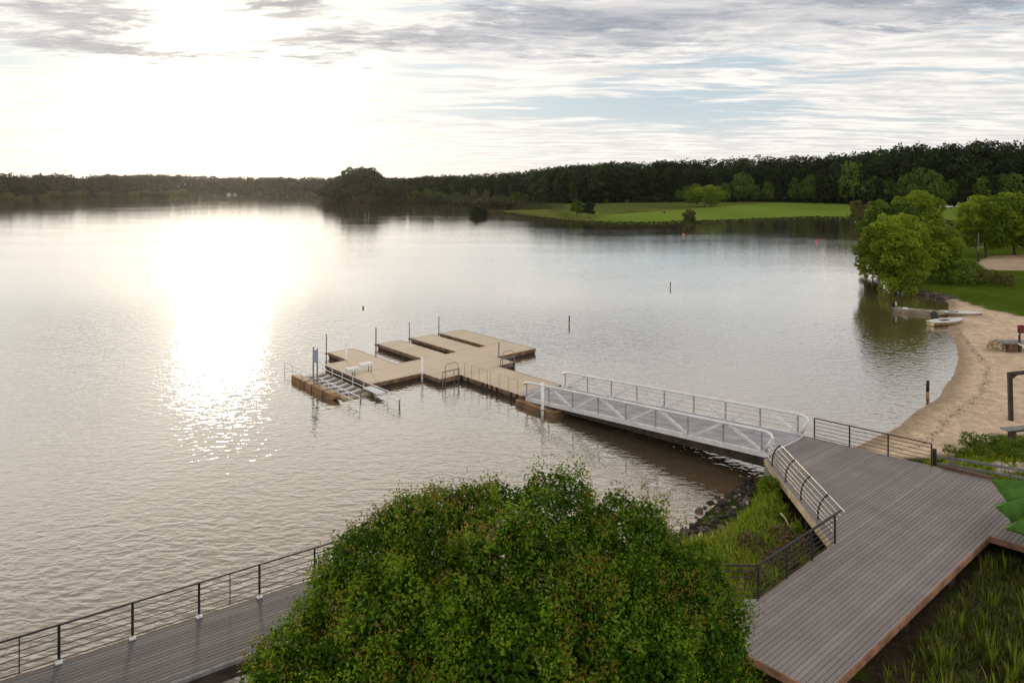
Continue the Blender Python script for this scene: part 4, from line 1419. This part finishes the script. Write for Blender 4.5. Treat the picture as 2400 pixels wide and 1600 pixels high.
def rocks(spots, label, group, choose, cat='rock'):
    rg = random.Random(len(spots))
    for x, y, s_ in spots:
        c = choose(rg)
        o = link(bpy.data.objects.new('rock', rg.choice(RK[c])))
        o.location = (x, y, max(hz(x, y), -0.1) + s_ * 0.12)
        o.rotation_euler = (rg.uniform(-0.4, 0.4), rg.uniform(-0.4, 0.4), rg.uniform(0, 6.28))
        o.scale = (s_, s_, s_)
        tag(o, label[c] if isinstance(label, dict) else label, cat, group[c] if isinstance(group, dict) else group)


rg = random.Random(31)
sp = []
line = [(5.2, 28.6), (7.7, 30.0), (9.7, 32.5), (11.5, 34.4), (12.6, 35.0)]
for _ in range(230):
    i = rg.randrange(len(line) - 1)
    u = rg.random()
    x = line[i][0] * (1 - u) + line[i + 1][0] * u
    y = line[i][1] * (1 - u) + line[i + 1][1] * u
    o_ = rg.uniform(-0.35, 1.7) * (1.25 if x > 8 else 0.9)
    sp.append((x + 0.78 * o_, y - 0.62 * o_, rg.uniform(0.14, 0.42)))
lb = {'rock': 'brown rock among the riprap on the bank by the gangway', 'rock_dk': 'dark wet rock among the riprap on the bank by the gangway', 'rock_lt': 'pale rock among the riprap on the bank by the gangway'}
gb = {'rock': 'brown rocks on the near bank', 'rock_dk': 'dark rocks on the near bank', 'rock_lt': 'pale rocks on the near bank'}
rocks(sp, lb, gb, lambda r: r.choices(['rock', 'rock_dk', 'rock_lt'], [0.3, 0.66, 0.04])[0])
sp = []
for _ in range(95):
    u = rg.random()
    sp.append((57.0 - 0.9 * u + rg.uniform(-0.9, 1.4), 90.5 + 8.8 * u, rg.uniform(0.35, 0.9)))
rocks(sp, {'rock': 'brown stone in the stone bank below the point trees', 'rock_dk': 'dark stone in the stone bank below the point trees'},
      {'rock': 'brown stones of the point bank', 'rock_dk': 'dark stones of the point bank'}, lambda r: r.choice(['rock', 'rock_dk', 'rock']))
sp = []
for _ in range(34):
    x, y = at(rg.uniform(2335, 2425), rg.uniform(1082, 1106), 0.9)
    sp.append((x, y, rg.uniform(0.28, 0.55)))
rocks(sp, 'pale stone heaped behind the low fence rails', 'pale stones behind the fence', lambda r: 'rock_lt')

# ------------------------------------------------------------------ near vegetation
def blades(name, pts, h, mtl, seed, per=7, lean=0.45, wd=0.018, flower=0.0, dry=0.1):
    """tufts of upright grass blades, one mass of ground cover"""
    rng = np.random.default_rng(seed)
    pts = np.asarray(pts, float)
    zg = height(pts)[0]
    n = len(pts)
    VV, FF, TT = [], [], []
    off = 0
    hs = h * rng.uniform(0.4, 1.4, n)
    tb = rng.random(n)
    for j in range(per):
        th = rng.uniform(0, 6.28, n)
        dr = np.stack([np.cos(th), np.sin(th), np.zeros(n)], 1)
        base = np.column_stack([pts, zg - 0.03]) + dr * (rng.uniform(0, 0.09, n))[:, None]
        hh = hs * rng.uniform(0.5, 1.1, n)
        ln_ = (rng.uniform(0.1, lean, n) * hh)[:, None]
        sd_ = np.stack([-np.sin(th), np.cos(th), np.zeros(n)], 1) * wd * rng.uniform(0.6, 1.4, n)[:, None]
        mid_ = base + dr * ln_ * 0.35 + np.array([0, 0, 1]) * (hh * 0.6)[:, None]
        tip = base + dr * ln_ + np.array([0, 0, 1]) * hh[:, None]
        V = np.stack([base - sd_, base + sd_, mid_ + sd_ * 0.8, tip, mid_ - sd_ * 0.8], 1)
        q1 = np.concatenate([V[:, [0, 1, 2, 4]].reshape(-1, 3), np.stack([V[:, 4], V[:, 2], V[:, 3], V[:, 3] * 0.999 + V[:, 4] * 0.001], 1).reshape(-1, 3)])
        F = np.arange(len(q1)).reshape(-1, 4) + off
        off += len(q1)
        tv = np.clip(0.2 + 0.5 * tb + rng.normal(0, 0.22, n), 0, 0.98)
        tv = np.where(rng.random(n) < dry, 1.1, tv)
        fl_ = rng.random(n) < flower
        VV.append(q1)
        FF.append(F)
        TT.append(np.concatenate([tv, np.where(fl_, 1.95, tv)]))
    o = np_mesh(name, np.concatenate(VV), np.concatenate(FF), mtl, tint=np.concatenate(TT))
    return tag(o, kind='stuff')


def scatter(poly, n, seed, thr=0.0, fs_=0.8):
    rng = np.random.default_rng(seed)
    P_ = np.array(poly)
    lo, hi = P_.min(0), P_.max(0)
    q = rng.uniform(lo, hi, (n * 3, 2))
    q = q[sdist(q, poly) > 0.0]
    if thr: q = q[fbm(q[:, 0] * fs_, q[:, 1] * fs_, seed, 3) + rng.normal(0, 0.06, len(q)) > thr]
    return q[:n]


NEARR = [(8.6, 17.9), (18.3, 26.2), (22.5, 21.8), (26, 18), (22, 12), (8, 12)]
blades('weeds', scatter(NEARR, 11000, 71, 0.40), 0.30, M['blade'], 72, 8, 0.8, 0.015, 0.004, 0.25)
blades('grass_tufts', scatter(NEARR, 800, 73, 0.47, 1.1), 0.7, M['blade_tuft'], 74, 7, 0.4, 0.018, 0.002, 0.08)
BANK = [(4.0, 23.0), (7.6, 22.9), (11.7, 26.2), (12.2, 33.6), (11.9, 32.6), (10.6, 30.4), (8.5, 28.0), (5, 26.6)]
blades('bank_grass', scatter(BANK, 6500, 75, 0.34, 0.7), 0.42, M['blade_lt'], 76, 8, 0.8, 0.022, 0.0, 0.06)
FEN = [(20.6, 33.2), (22.0, 31.9), (30, 26), (36, 32), (33, 39.5), (29, 40.3), (26.2, 38.6), (24.2, 37.3), (21.5, 36.0), (20.4, 34.6)]
blades('fence_grass', scatter(FEN, 5200, 77, 0.42, 0.7), 0.27, M['blade_lt'], 78, 8, 0.8, 0.022, 0.012, 0.10)
LEFTG = [(6.6, 19.5), (8.2, 18.0), (8.4, 13), (-10, 11), (-11, 16), (-4.5, 20.2), (3.8, 19.5)]
blades('shade_grass', scatter(LEFTG, 3500, 79, 0.4), 0.4, M['blade'], 80, 7, 0.7, 0.018, 0.0, 0.15)

# bushes by the fence and on the bank
rg = random.Random(55)
sb = make_tree('low_bush', 'small leafy green bush between the fence and the sand', 'bush', (0, 0, 0), 0.9, 1.1, 0.03, 81, M['leaf_mid'], 900, 0.10, 7, 'bushes between fence and sand', r=0.02)
first = True
for px, py, s_ in [(2226, 1040, 0.9), (2275, 1022, 1.5), (2290, 1030, 1.1), (2318, 1018, 1.2), (2345, 1015, 1.0), (2300, 1050, 1.2), (2340, 1045, 1.0), (2370, 1040, 1.3), (2395, 1035, 1.2), (2262, 1050, 0.9), (2385, 1062, 1.0), (2240, 1060, 0.6)]:
    x, y = at(px, py + 6, 0.9)
    s_ *= 0.66
    if first:
        sb.location = (x, y, hz(x, y))
        sb.scale = (s_, s_, s_)
        first = False
    else:
        place(sb, x, y, rg.uniform(0, 6), s_)
bb = make_tree('bank_bush', 'leafy bright green plant clump on the bank under the deck edge', 'bush', (11.9, 31.8, hz(11.9, 31.8)), 0.95, 1.0, 0.03, 82, M['leaf_lime'], 1300, 0.11, 8, 'leafy clumps on the bank', r=0.02)
for x, y, s_ in [(11.2, 29.4, 0.5), (9.6, 27.2, 0.5), (11.6, 28.2, 0.55), (7.6, 25.6, 0.55), (9.6, 26.0, 0.45), (7.0, 24.6, 0.6), (11.9, 32.6, 0.7), (6.2, 25.2, 0.6), (11.7, 30.5, 0.5)]:
    place(bb, x, y, rg.uniform(0, 6), s_)
brown = make_tree('dry_bush', 'dry brown brush clump on the bank below the black railing', 'bush', (9.9, 25.6, hz(9.9, 25.6)), 0.6, 1.3, 0.02, 83,
                  surf('dry_brush', (0.13, 0.075, 0.045), 0.9, 0, 0.4, 6), 1200, 0.09, 7, 'dry brush on the bank', r=0.02)
for x, y, s_ in [(11.0, 26.6, 1.1), (9.3, 26.9, 0.9), (10.7, 27.6, 0.9), (8.6, 24.6, 0.8)]:
    place(brown, x, y, rg.uniform(0, 6), s_)
# driftwood
dw_ = MB()
x, y = at(1849, 1236, 0.95)
z = hz(x, y) + 0.35
dw_.tube([(x - 0.1, y + 0.6, z + 0.2), (x - 0.02, y + 0.35, z + 0.12), (x + 0.0, y + 0.1, z - 0.02), (x + 0.12, y - 0.2, z - 0.15), (x + 0.25, y - 0.4, z - 0.3)], 0.035, 7, 0.02)
tag(dw_.build('driftwood', surf('bleached_wood', (0.5, 0.45, 0.38), 0.8, 0, 0.2, 6), smooth=True), 'bleached crooked branch lying on the bank grass', 'branch')

# dark wrack line on the sand
rng = np.random.default_rng(91)
wl = [(21.3, 38.6), (23.6, 39.6), (25.0, 41.2), (26.2, 42.0), (27.0, 43.4), (29.4, 45.6), (31.8, 47.6), (34.2, 50.3), (36.6, 53.2), (39.2, 57.0), (40.9, 60.8), (42.5, 64.0), (44.3, 67.8), (46.5, 72.5)]
pc = []
for i in range(len(wl) - 1):
    a, b_ = np.array(wl[i]), np.array(wl[i + 1])
    nseg = int(np.linalg.norm(b_ - a) * 28)
    u = rng.random(nseg)[:, None]
    wob = 0.10 * np.sin(u * 6.28) + 0.05 * np.sin(u * 19 + 2 * i)
    nrm = np.array([-(b_ - a)[1], (b_ - a)[0]]) / np.linalg.norm(b_ - a)
    pc.append(a + (b_ - a) * u + nrm * (wob + rng.normal(0, 0.16, (nseg, 1))))
pc = np.concatenate(pc)
xs = rng.uniform([22, 38], [48, 74], (420, 2))
xs = xs[(sdist(xs, SAND) > 0.5) & (sdist(xs, SHORE) > 1.5)]
pc = np.concatenate([pc, xs])
zz_ = height(pc)[0] + 0.03
N_ = rng.normal(0, 0.35, (len(pc), 3)) + np.array([0, 0, 1])
N_ /= np.linalg.norm(N_, axis=1, keepdims=True)
V, F = leaf_quads(np.column_stack([pc, zz_]), N_, 0.10, rng, 0.4)
tag(np_mesh('wrack_debris', V, F, surf('dark_wrack', (0.085, 0.062, 0.045), 0.9, 0, 0.4, 5)), kind='stuff')

# ------------------------------------------------------------------ fence by the deck
fn = thing('rail_fence', 'low weathered two rail timber fence between the deck and the beach', 'fence', (21.3, 34.7, hz(21.3, 34.7)))
fp = [(21.25, 34.75), (21.85, 34.3), (25.2, 32.0), (28.6, 29.7)]
for i, (x, y) in enumerate(fp):
    b = MB()
    z = hz(x, y)
    b.box((x, y, z + 0.45), (0.17, 0.17, 1.25 if i == 0 else 1.0), R(-35))
    b.build('post', M['timber_dk'] if i == 0 else M['timber_gr'], fn, bevel=0.015)
for hh in (0.72, 0.36):
    for i in range(3):
        b = MB()
        (x0, y0), (x1, y1) = fp[i], fp[i + 1]
        b.bar((x0, y0, hz(x0, y0) + hh), (x1, y1, hz(x1, y1) + hh), 0.06, 0.12)
        b.build('rail', M['timber_gr'], fn)

# ------------------------------------------------------------------ green umbrella
tips = [(18.72, 27.0, 3.5), (17.8, 25.45, 3.2), (17.42, 24.4, 2.92), (18.6, 22.6, 2.85), (21.0, 21.9, 3.0), (23.8, 22.9, 3.3), (24.4, 25.6, 3.5), (21.9, 27.6, 3.6)]
hub = Vector((21.2, 24.9, 4.1))
um = thing('parasol', 'green canvas parasol with drooping pointed corners over the deck edge', 'parasol', (21.2, 24.9, DZ))
for i in range(len(tips)):
    a, b_ = Vector(tips[i]), Vector(tips[(i + 1) % len(tips)])
    mb = MB()
    nu, nv_ = 12, 30
    g_ = []
    for u in range(nu + 1):
        for v in range(nv_ + 1):
            s_, q = u / nu, v / nv_
            e_ = a.lerp(b_, q)
            bow = 1 - abs(2 * q - 1)
            e_ = e_.lerp(hub, 0.16 * bow)
            p = hub.lerp(e_, s_)
            p.z -= 0.60 * bow ** 1.3 * s_ ** 1.2 - 0.06 * math.sin(math.pi * s_) * (1 - bow)
            p.z += (0.10 * abs(math.sin(q * 9 + i + 1.5 * s_)) + 0.05 * abs(math.sin(q * 23 + 3 * i - 2 * s_))) * s_ * (0.15 + 0.85 * bow)
            g_.append(tuple(p))
    f_ = [(u * (nv_ + 1) + v, u * (nv_ + 1) + v + 1, (u + 1) * (nv_ + 1) + v + 1, (u + 1) * (nv_ + 1) + v) for u in range(nu) for v in range(nv_)]
    mb.add(g_, f_)
    # hanging valance below the edge
    vg = []
    for v in range(nv_ + 1):
        p = Vector(g_[nu * (nv_ + 1) + v])
        q = v / nv_
        vg += [tuple(p), (p.x * 0.995 + hub.x * 0.005, p.y, p.z - 0.09)]
    mb.add(vg, [(2 * v, 2 * v + 1, 2 * v + 3, 2 * v + 2) for v in range(nv_)])
    o = mb.build('canopy_panel', M['canvas'], um, smooth=True)
    sm = o.modifiers.new('thickness', 'SOLIDIFY')
    sm.thickness = 0.006
    hm = MB()
    hm.tube([tuple(Vector(g_[nu * (nv_ + 1) + v]) + Vector((0, 0, 0.005))) for v in range(nv_ + 1)], 0.012, 6)
    hm.build('hem', M['canvas'], o, smooth=True)
    rb = MB()
    rb.tube([hub - Vector((0, 0, 0.02)), hub.lerp(a, 0.5) + Vector((0, 0, 0.02)), a], 0.03, 6)
    rb.build('rib', M['canvas_lit'], um)  # paler rib carries the light along its ridge in its colour
b = MB()
b.tube([(21.2, 24.9, DZ), (21.2, 24.9, 4.2)], 0.035, 10)
b.build('pole', M['timber_gr'], um)
b = MB()
b.tube([(21.2, 24.9, DZ), (21.2, 24.9, DZ + 0.12)], 0.35, 18)
b.build('base', M['concrete'], um)

# ------------------------------------------------------------------ beach furniture
x, y = at(2368, 957, 1.0)
sw = thing('timber_arch', 'tall dark timber arch of posts and a top beam standing on the beach sand', 'arch', (x, y, hz(x, y)))
z0 = hz(x, y)
for i, (ox, oy) in enumerate(((0, 0), (3.4, 0.9))):
    b = MB()
    b.bar((x + ox + (0.05 if i == 0 else 0), y + oy, z0 - 0.4), (x + ox - 0.04, y + oy, z0 + 3.0), 0.22, 0.22)
    b.build('post', M['timber_dk'], sw, bevel=0.02)
b = MB()
b.bar((x - 0.04 + 0.11, y, z0 + 2.92), (x + 3.3, y + 0.9, z0 + 2.92), 0.18, 0.2)
b.build('beam', M['timber_dk'], sw)
b = MB()
b.bar((x + 0.05, y, z0 + 2.6), (x + 0.45, y + 0.1, z0 + 2.85), 0.1, 0.1)
b.build('brace', M['timber_dk'], sw)
x, y = at(2372, 1005, 1.05)
z0 = hz(x, y)
bn = thing('plank_bench', 'grey topped plank bench on dark legs near the fence on the sand', 'bench', (x, y, z0))
b = MB()
b.bar((x - 0.5, y - 0.05, z0 + 0.72), (x + 2.4, y + 0.7, z0 + 0.72), 0.5, 0.07)
b.build('seat', M['timber_gr'], bn)
for u in (0.0, 1.9):
    b = MB()
    b.box((x + u, y + u * 0.26, z0 + 0.3), (0.14, 0.42, 0.78), R(15))
    b.build('leg', M['timber_dk'], bn)
b = MB()
b.bar((x - 0.1, y, z0 + 0.6), (x + 2.1, y + 0.55, z0 + 0.6), 0.08, 0.14)
b.build('stretcher', M['timber_dk'], bn)
# grey topped box and maroon board
x, y = at(2369, 800, 1.1)
z0 = hz(x, y)
bx = thing('storage_box', 'dark slatted wooden box with overhanging grey top on the beach', 'box', (x, y, z0))
b = MB()
for k_ in range(3):
    b.box((x + 0.1, y, z0 + 0.13 + 0.26 * k_), (1.15, 0.9, 0.22))
b.build('slats', M['fascia_dk'], bx)
b = MB()
b.box((x + 0.1, y, z0 + 0.38), (1.05, 0.8, 0.76))
b.build('case', M['timber_dk'], bx)
b = MB()
b.box((x + 0.55, y, z0 + 0.83), (3.2, 1.15, 0.10))
b.build('top', M['timber_gr'], bx)
b = MB()
b.box((x + 1.7, y, z0 + 0.38), (0.12, 0.8, 0.78))
b.build('leg', M['timber_dk'], bx)
x, y = at(2392, 803, 1.1)
z0 = hz(x, y)
sg = thing('beach_sign', 'maroon board on a dark post in front of the grey topped box', 'sign', (x, y, z0))
b = MB()
b.box((x - 0.1, y, z0 + 0.95), (0.13, 0.13, 2.1))
b.build('post', M['timber_dk'], sg)
b = MB()
b.box((x + 0.45, y + 0.09, z0 + 2.0), (1.3, 0.06, 0.7))
b.build('panel', M['maroon'], sg)
b = MB()
b.bar((x - 0.35, y - 0.02, z0 + 1.66), (x - 0.05, y - 0.02, z0 + 1.54), 0.05, 0.1)
b.bar((x - 0.30, y - 0.05, z0 + 0.78), (x + 0.5, y - 0.05, z0 + 0.42), 0.05, 0.1)
b.build('strut', M['white'], sg)
x, y = at(2337, 797, 1.1)
make_tree('straw_heap', 'heap of pale dry stalks beside the grey topped box', 'heap', (x, y, hz(x, y)), 0.75, 1.5, 0.0, 85, surf('dry_straw', (0.5, 0.40, 0.24), 0.9, 0, 0.3, 5), 700, 0.16, 7, r=0.02)

# ------------------------------------------------------------------ boats
def hull(mb, L, W, H, z0, bowp=0.35, n=14, sheer=0.12, transom=0.8):
    """open boat shell along +x, stern at 0"""
    secs = []
    for i in range(n + 1):
        u = i / n
        k_ = transom + (1 - transom) * min(1, u * 3) if u < 0.34 else 1.0
        if u > 1 - bowp: k_ *= max(0.02, 1 - ((u - 1 + bowp) / bowp) ** 2.0)
        hw = W / 2 * k_
        top_ = z0 + H + sheer * max(0, u - 0.5) ** 2 * 4
        keel = z0 + 0.5 * H * max(0, (u - 1 + bowp) / bowp) ** 2
        secs.append([(u * L, -hw, top_), (u * L, -hw * 0.82, keel + 0.04), (u * L, 0, keel), (u * L, hw * 0.82, keel + 0.04), (u * L, hw, top_)])
    v = [p for s_ in secs for p in s_]
    f = [(i * 5 + j, i * 5 + j + 1, (i + 1) * 5 + j + 1, (i + 1) * 5 + j) for i in range(n) for j in range(4)]
    f.append((0, 1, 2, 3, 4))
    mb.add(v, f)
    return secs


def deck_of(secs, mb, inset=0.0, dz=0.0, i0=0, i1=None):
    i1 = i1 if i1 is not None else len(secs) - 1
    v = []
    for s_ in secs[i0:i1 + 1]:
        v += [(s_[0][0], s_[0][1] * (1 - inset), s_[0][2] + dz), (s_[4][0], s_[4][1] * (1 - inset), s_[4][2] + dz)]
    mb.add(v, [(2 * i, 2 * i + 2, 2 * i + 3, 2 * i + 1) for i in range(i1 - i0)])


def solid(o, th):
    md = o.modifiers.new('thickness', 'SOLIDIFY')
    md.thickness = th
    return o


b0, b1 = at(2097, 727, 0.1), at(2215, 736, 0.2)
ang = math.atan2(b1[1] - b0[1], b1[0] - b0[0])
L_ = math.hypot(b1[0] - b0[0], b1[1] - b0[1])
jb = thing('motor_boat', 'open tan motor boat with an outboard engine, stern afloat off the beach', 'boat', (*b0, 0.0), ang)
mb = MB()
s_ = hull(mb, L_, 1.5, 0.5, -0.08, 0.3, transom=0.92)
solid(mb.build('hull', M['tan'], jb, local=True), 0.03)
mb = MB()
for xx in (L_ * 0.22, L_ * 0.48, L_ * 0.72):
    mb.box((xx, 0, 0.30), (0.32, 1.3, 0.06))
mb.build('thwarts', M['tan'], jb, local=True)
mb = MB()
deck_of(s_, mb, 0.1, -0.25, 0, 12)
mb.build('sole', M['timber_gr'], jb, local=True)
mb = MB()
mb.box((-0.15, 0, 0.80), (0.45, 0.36, 0.48))
eng = mb.build('outboard_engine', M['blackstuff'], jb, bevel=0.08, local=True)
mb = MB()
mb.box((-0.18, 0, 0.25), (0.16, 0.12, 0.9))
mb.build('engine_leg', M['timber_gr'], eng, local=True)
mb = MB()
mb.box((0.12, 0.03, 0.86), (0.16, 0.3, 0.4))
mb.build('engine_cowl', M['white'], eng, bevel=0.06, local=True)
mb = MB()
mb.box((1.1, -0.1, 0.42), (0.55, 0.4, 0.30))
mb.build('fuel_tank', M['white'], jb, bevel=0.06, local=True)


def dinghy(label, q0, q1, W, H, cock, parts_mat):
    ang_ = math.atan2(q1[1] - q0[1], q1[0] - q0[0])
    L = math.hypot(q1[0] - q0[0], q1[1] - q0[1])
    zz0 = max(0.02, min(hz(*q0), hz(*q1)))
    bt_ = thing('sail_dinghy', label, 'boat', (*q0, zz0), ang_)
    mb = MB()
    sx_ = hull(mb, L, W, H, 0.0, 0.5, 16, 0.05, 0.62)
    mb.build('hull', parts_mat, bt_, smooth=True, local=True)
    mb = MB()
    deck_of(sx_, mb, 0.0, 0.012)
    mb.build('foredeck', M['white'], bt_, local=True)
    mb = MB()
    mb.box((L * cock, 0, H + 0.02), (L * 0.24, W * 0.36, 0.05))
    mb.build('cockpit', M['timber_dk'], bt_, bevel=0.02, local=True)
    mb = MB()
    mb.tube([(p[0][0], p[0][1], p[0][2]) for p in sx_], 0.03, 6)
    mb.tube([(p[4][0], p[4][1], p[4][2]) for p in sx_], 0.03, 6)
    mb.build('gunwale', M['white'], bt_, local=True)
    return bt_


dinghy('white sailing dinghy lying nearest the water on the beach, dark cockpit open', at(2180, 759, 0.2), at(2258, 746, 0.45), 1.6, 0.42, 0.42, M['fascia'])
dinghy('white dinghy with a tan bow behind the nearest dinghy on the beach', at(2204, 732, 0.3), at(2304, 726, 0.8), 1.5, 0.42, 0.3, M['tan'])
mb = MB()
q = at(2190, 748, 0.2)
rng = np.random.default_rng(5)
for k_ in range(6):
    mb.tube([(q[0] - 0.7 + k_ * 0.25, q[1] - 0.9 + k_ * 0.25, 0.25), (q[0] - 0.4 + 0.2 * k_, q[1] + 0.1 + 0.2 * k_, 0.75 + 0.05 * (k_ % 3)), (q[0] + 0.3 + 0.2 * k_, q[1] + 0.9 + 0.12 * k_, 0.5)], 0.16, 7, 0.06)
tag(mb.build('folded_tarp', M['blackstuff'], smooth=True), 'dark folded tarp heaped between the motor boat and the dinghies', 'tarp')

# ------------------------------------------------------------------ far small things
x, y = at(2293, 605, 1.7)
po = thing('court_pole', 'tall slim pole at the corner of the sand court', 'pole', (x, y, hz(x, y)))
z0 = hz(x, y)
b = MB()
b.tube([(x, y, z0 - 0.3), (x, y, z0 + 5.3)], 0.10, 8, 0.07)
b.build('shaft', M['timber_gr'], po)
b = MB()
b.tube([(x, y, z0), (x, y, z0 + 1.9)], 0.16, 8)
b.build('padded_foot', M['blackstuff'], po)
x, y = at(1557, 503, 0.9)
z0 = hz(x, y)
tb_ = thing('litter_bin', 'small dark litter bin standing alone on the meadow grass', 'bin', (x, y, z0))
b = MB()
b.tube([(x, y, z0), (x, y, z0 + 1.0)], 0.45, 12, 0.5)
b.build('body', M['blackstuff'], tb_)
b = MB()
b.tube([(x, y, z0 + 1.0), (x, y, z0 + 1.15), (x, y, z0 + 1.4)], [0.52, 0.5, 0.12], 12)
b.build('lid', M['timber_gr'], tb_)


def car(label, x, y, rz, L=4.6):
    z0 = hz(x, y)
    c = thing('parked_car', label, 'car', (x, y, z0), rz, 'white cars parked before the forest')
    mb = MB()
    prof = [(-0.5, 0.3), (-0.5, 0.85), (-0.47, 0.98), (-0.2, 1.02), (0.42, 1.0), (0.5, 0.8), (0.5, 0.3)]
    v = [(px_ * L, sy_ * 0.9, pz) for sy_ in (-1, 1) for px_, pz in prof]
    n_ = len(prof)
    mb.add(v, [tuple(range(n_)), tuple(reversed(range(n_, 2 * n_)))] + [(i, n_ + i, n_ + (i + 1) % n_, (i + 1) % n_) for i in range(n_)])
    bdy = mb.build('body', M['white'], c, bevel=0.05, local=True)
    mb = MB()
    pr2 = [(-0.44, 1.0), (-0.36, 1.5), (0.06, 1.52), (0.24, 1.0)]
    v = [(px_ * L, sy_ * 0.78, pz) for sy_ in (-1, 1) for px_, pz in pr2]
    mb.add(v, [(0, 1, 2, 3), (7, 6, 5, 4), (0, 4, 5, 1), (1, 5, 6, 2), (2, 6, 7, 3)])
    mb.build('windows', M['glass'], bdy, local=True)
    mb = MB()
    mb.box((-0.15 * L, 0, 1.53), (0.42 * L, 1.5, 0.06))
    mb.build('roof', M['white'], bdy, bevel=0.02, local=True)
    for sx_ in (-0.31, 0.31):
        for sy_ in (-0.86, 0.86):
            mb = MB()
            mb.tube([(sx_ * L, sy_ - 0.1, 0.33), (sx_ * L, sy_ + 0.1, 0.33)], 0.33, 14)
            mb.build('wheel', M['blackstuff'], c, local=True)


for px, py, rz, lab in ((2204, 490, 0.1, 'leftmost white car parked at the meadow edge before the dark forest'), (2222, 492, -0.1, 'white car parked in the middle of the three at the meadow edge'),
                        (2251, 491, 0.05, 'rightmost white car parked at the meadow edge, beside the bank trees')):
    D_ = 385.0
    car(lab, (px - CX) / FPX * D_, D_, rz)
for px, lab in ((532, 'tiny white cabin boat moored at the far shore, left of two'), (546, 'tiny white cabin boat moored at the far shore, right of two')):
    D_ = 1082.0
    x = (px - CX) / FPX * D_
    c = thing('cabin_boat', lab, 'boat', (x, D_, 0), 0.2, 'white boats at the far shore')
    mb = MB()
    hull(mb, 6.5, 2.4, 1.2, 0.0, 0.4)
    mb.build('hull', M['white'], c, local=True)
    mb = MB()
    mb.box((2.4, 0, 2.0), (3.0, 1.9, 1.6))
    mb.build('cabin', M['white'], c, bevel=0.2, local=True)

# ------------------------------------------------------------------ haze
mb = MB()
mb.box((0, 2500, 33), (11400, 5800, 76))
m, t = mat('haze_air')
vol = t.n('ShaderNodeVolumePrincipled', ins={'Color': (0.95, 0.93, 0.90, 1), 'Density': 0.00003, 'Anisotropy': 0.8})
t.n('ShaderNodeOutputMaterial', ins={'Volume': vol.outputs[0]})
tag(mb.build('haze', m), kind='stuff')
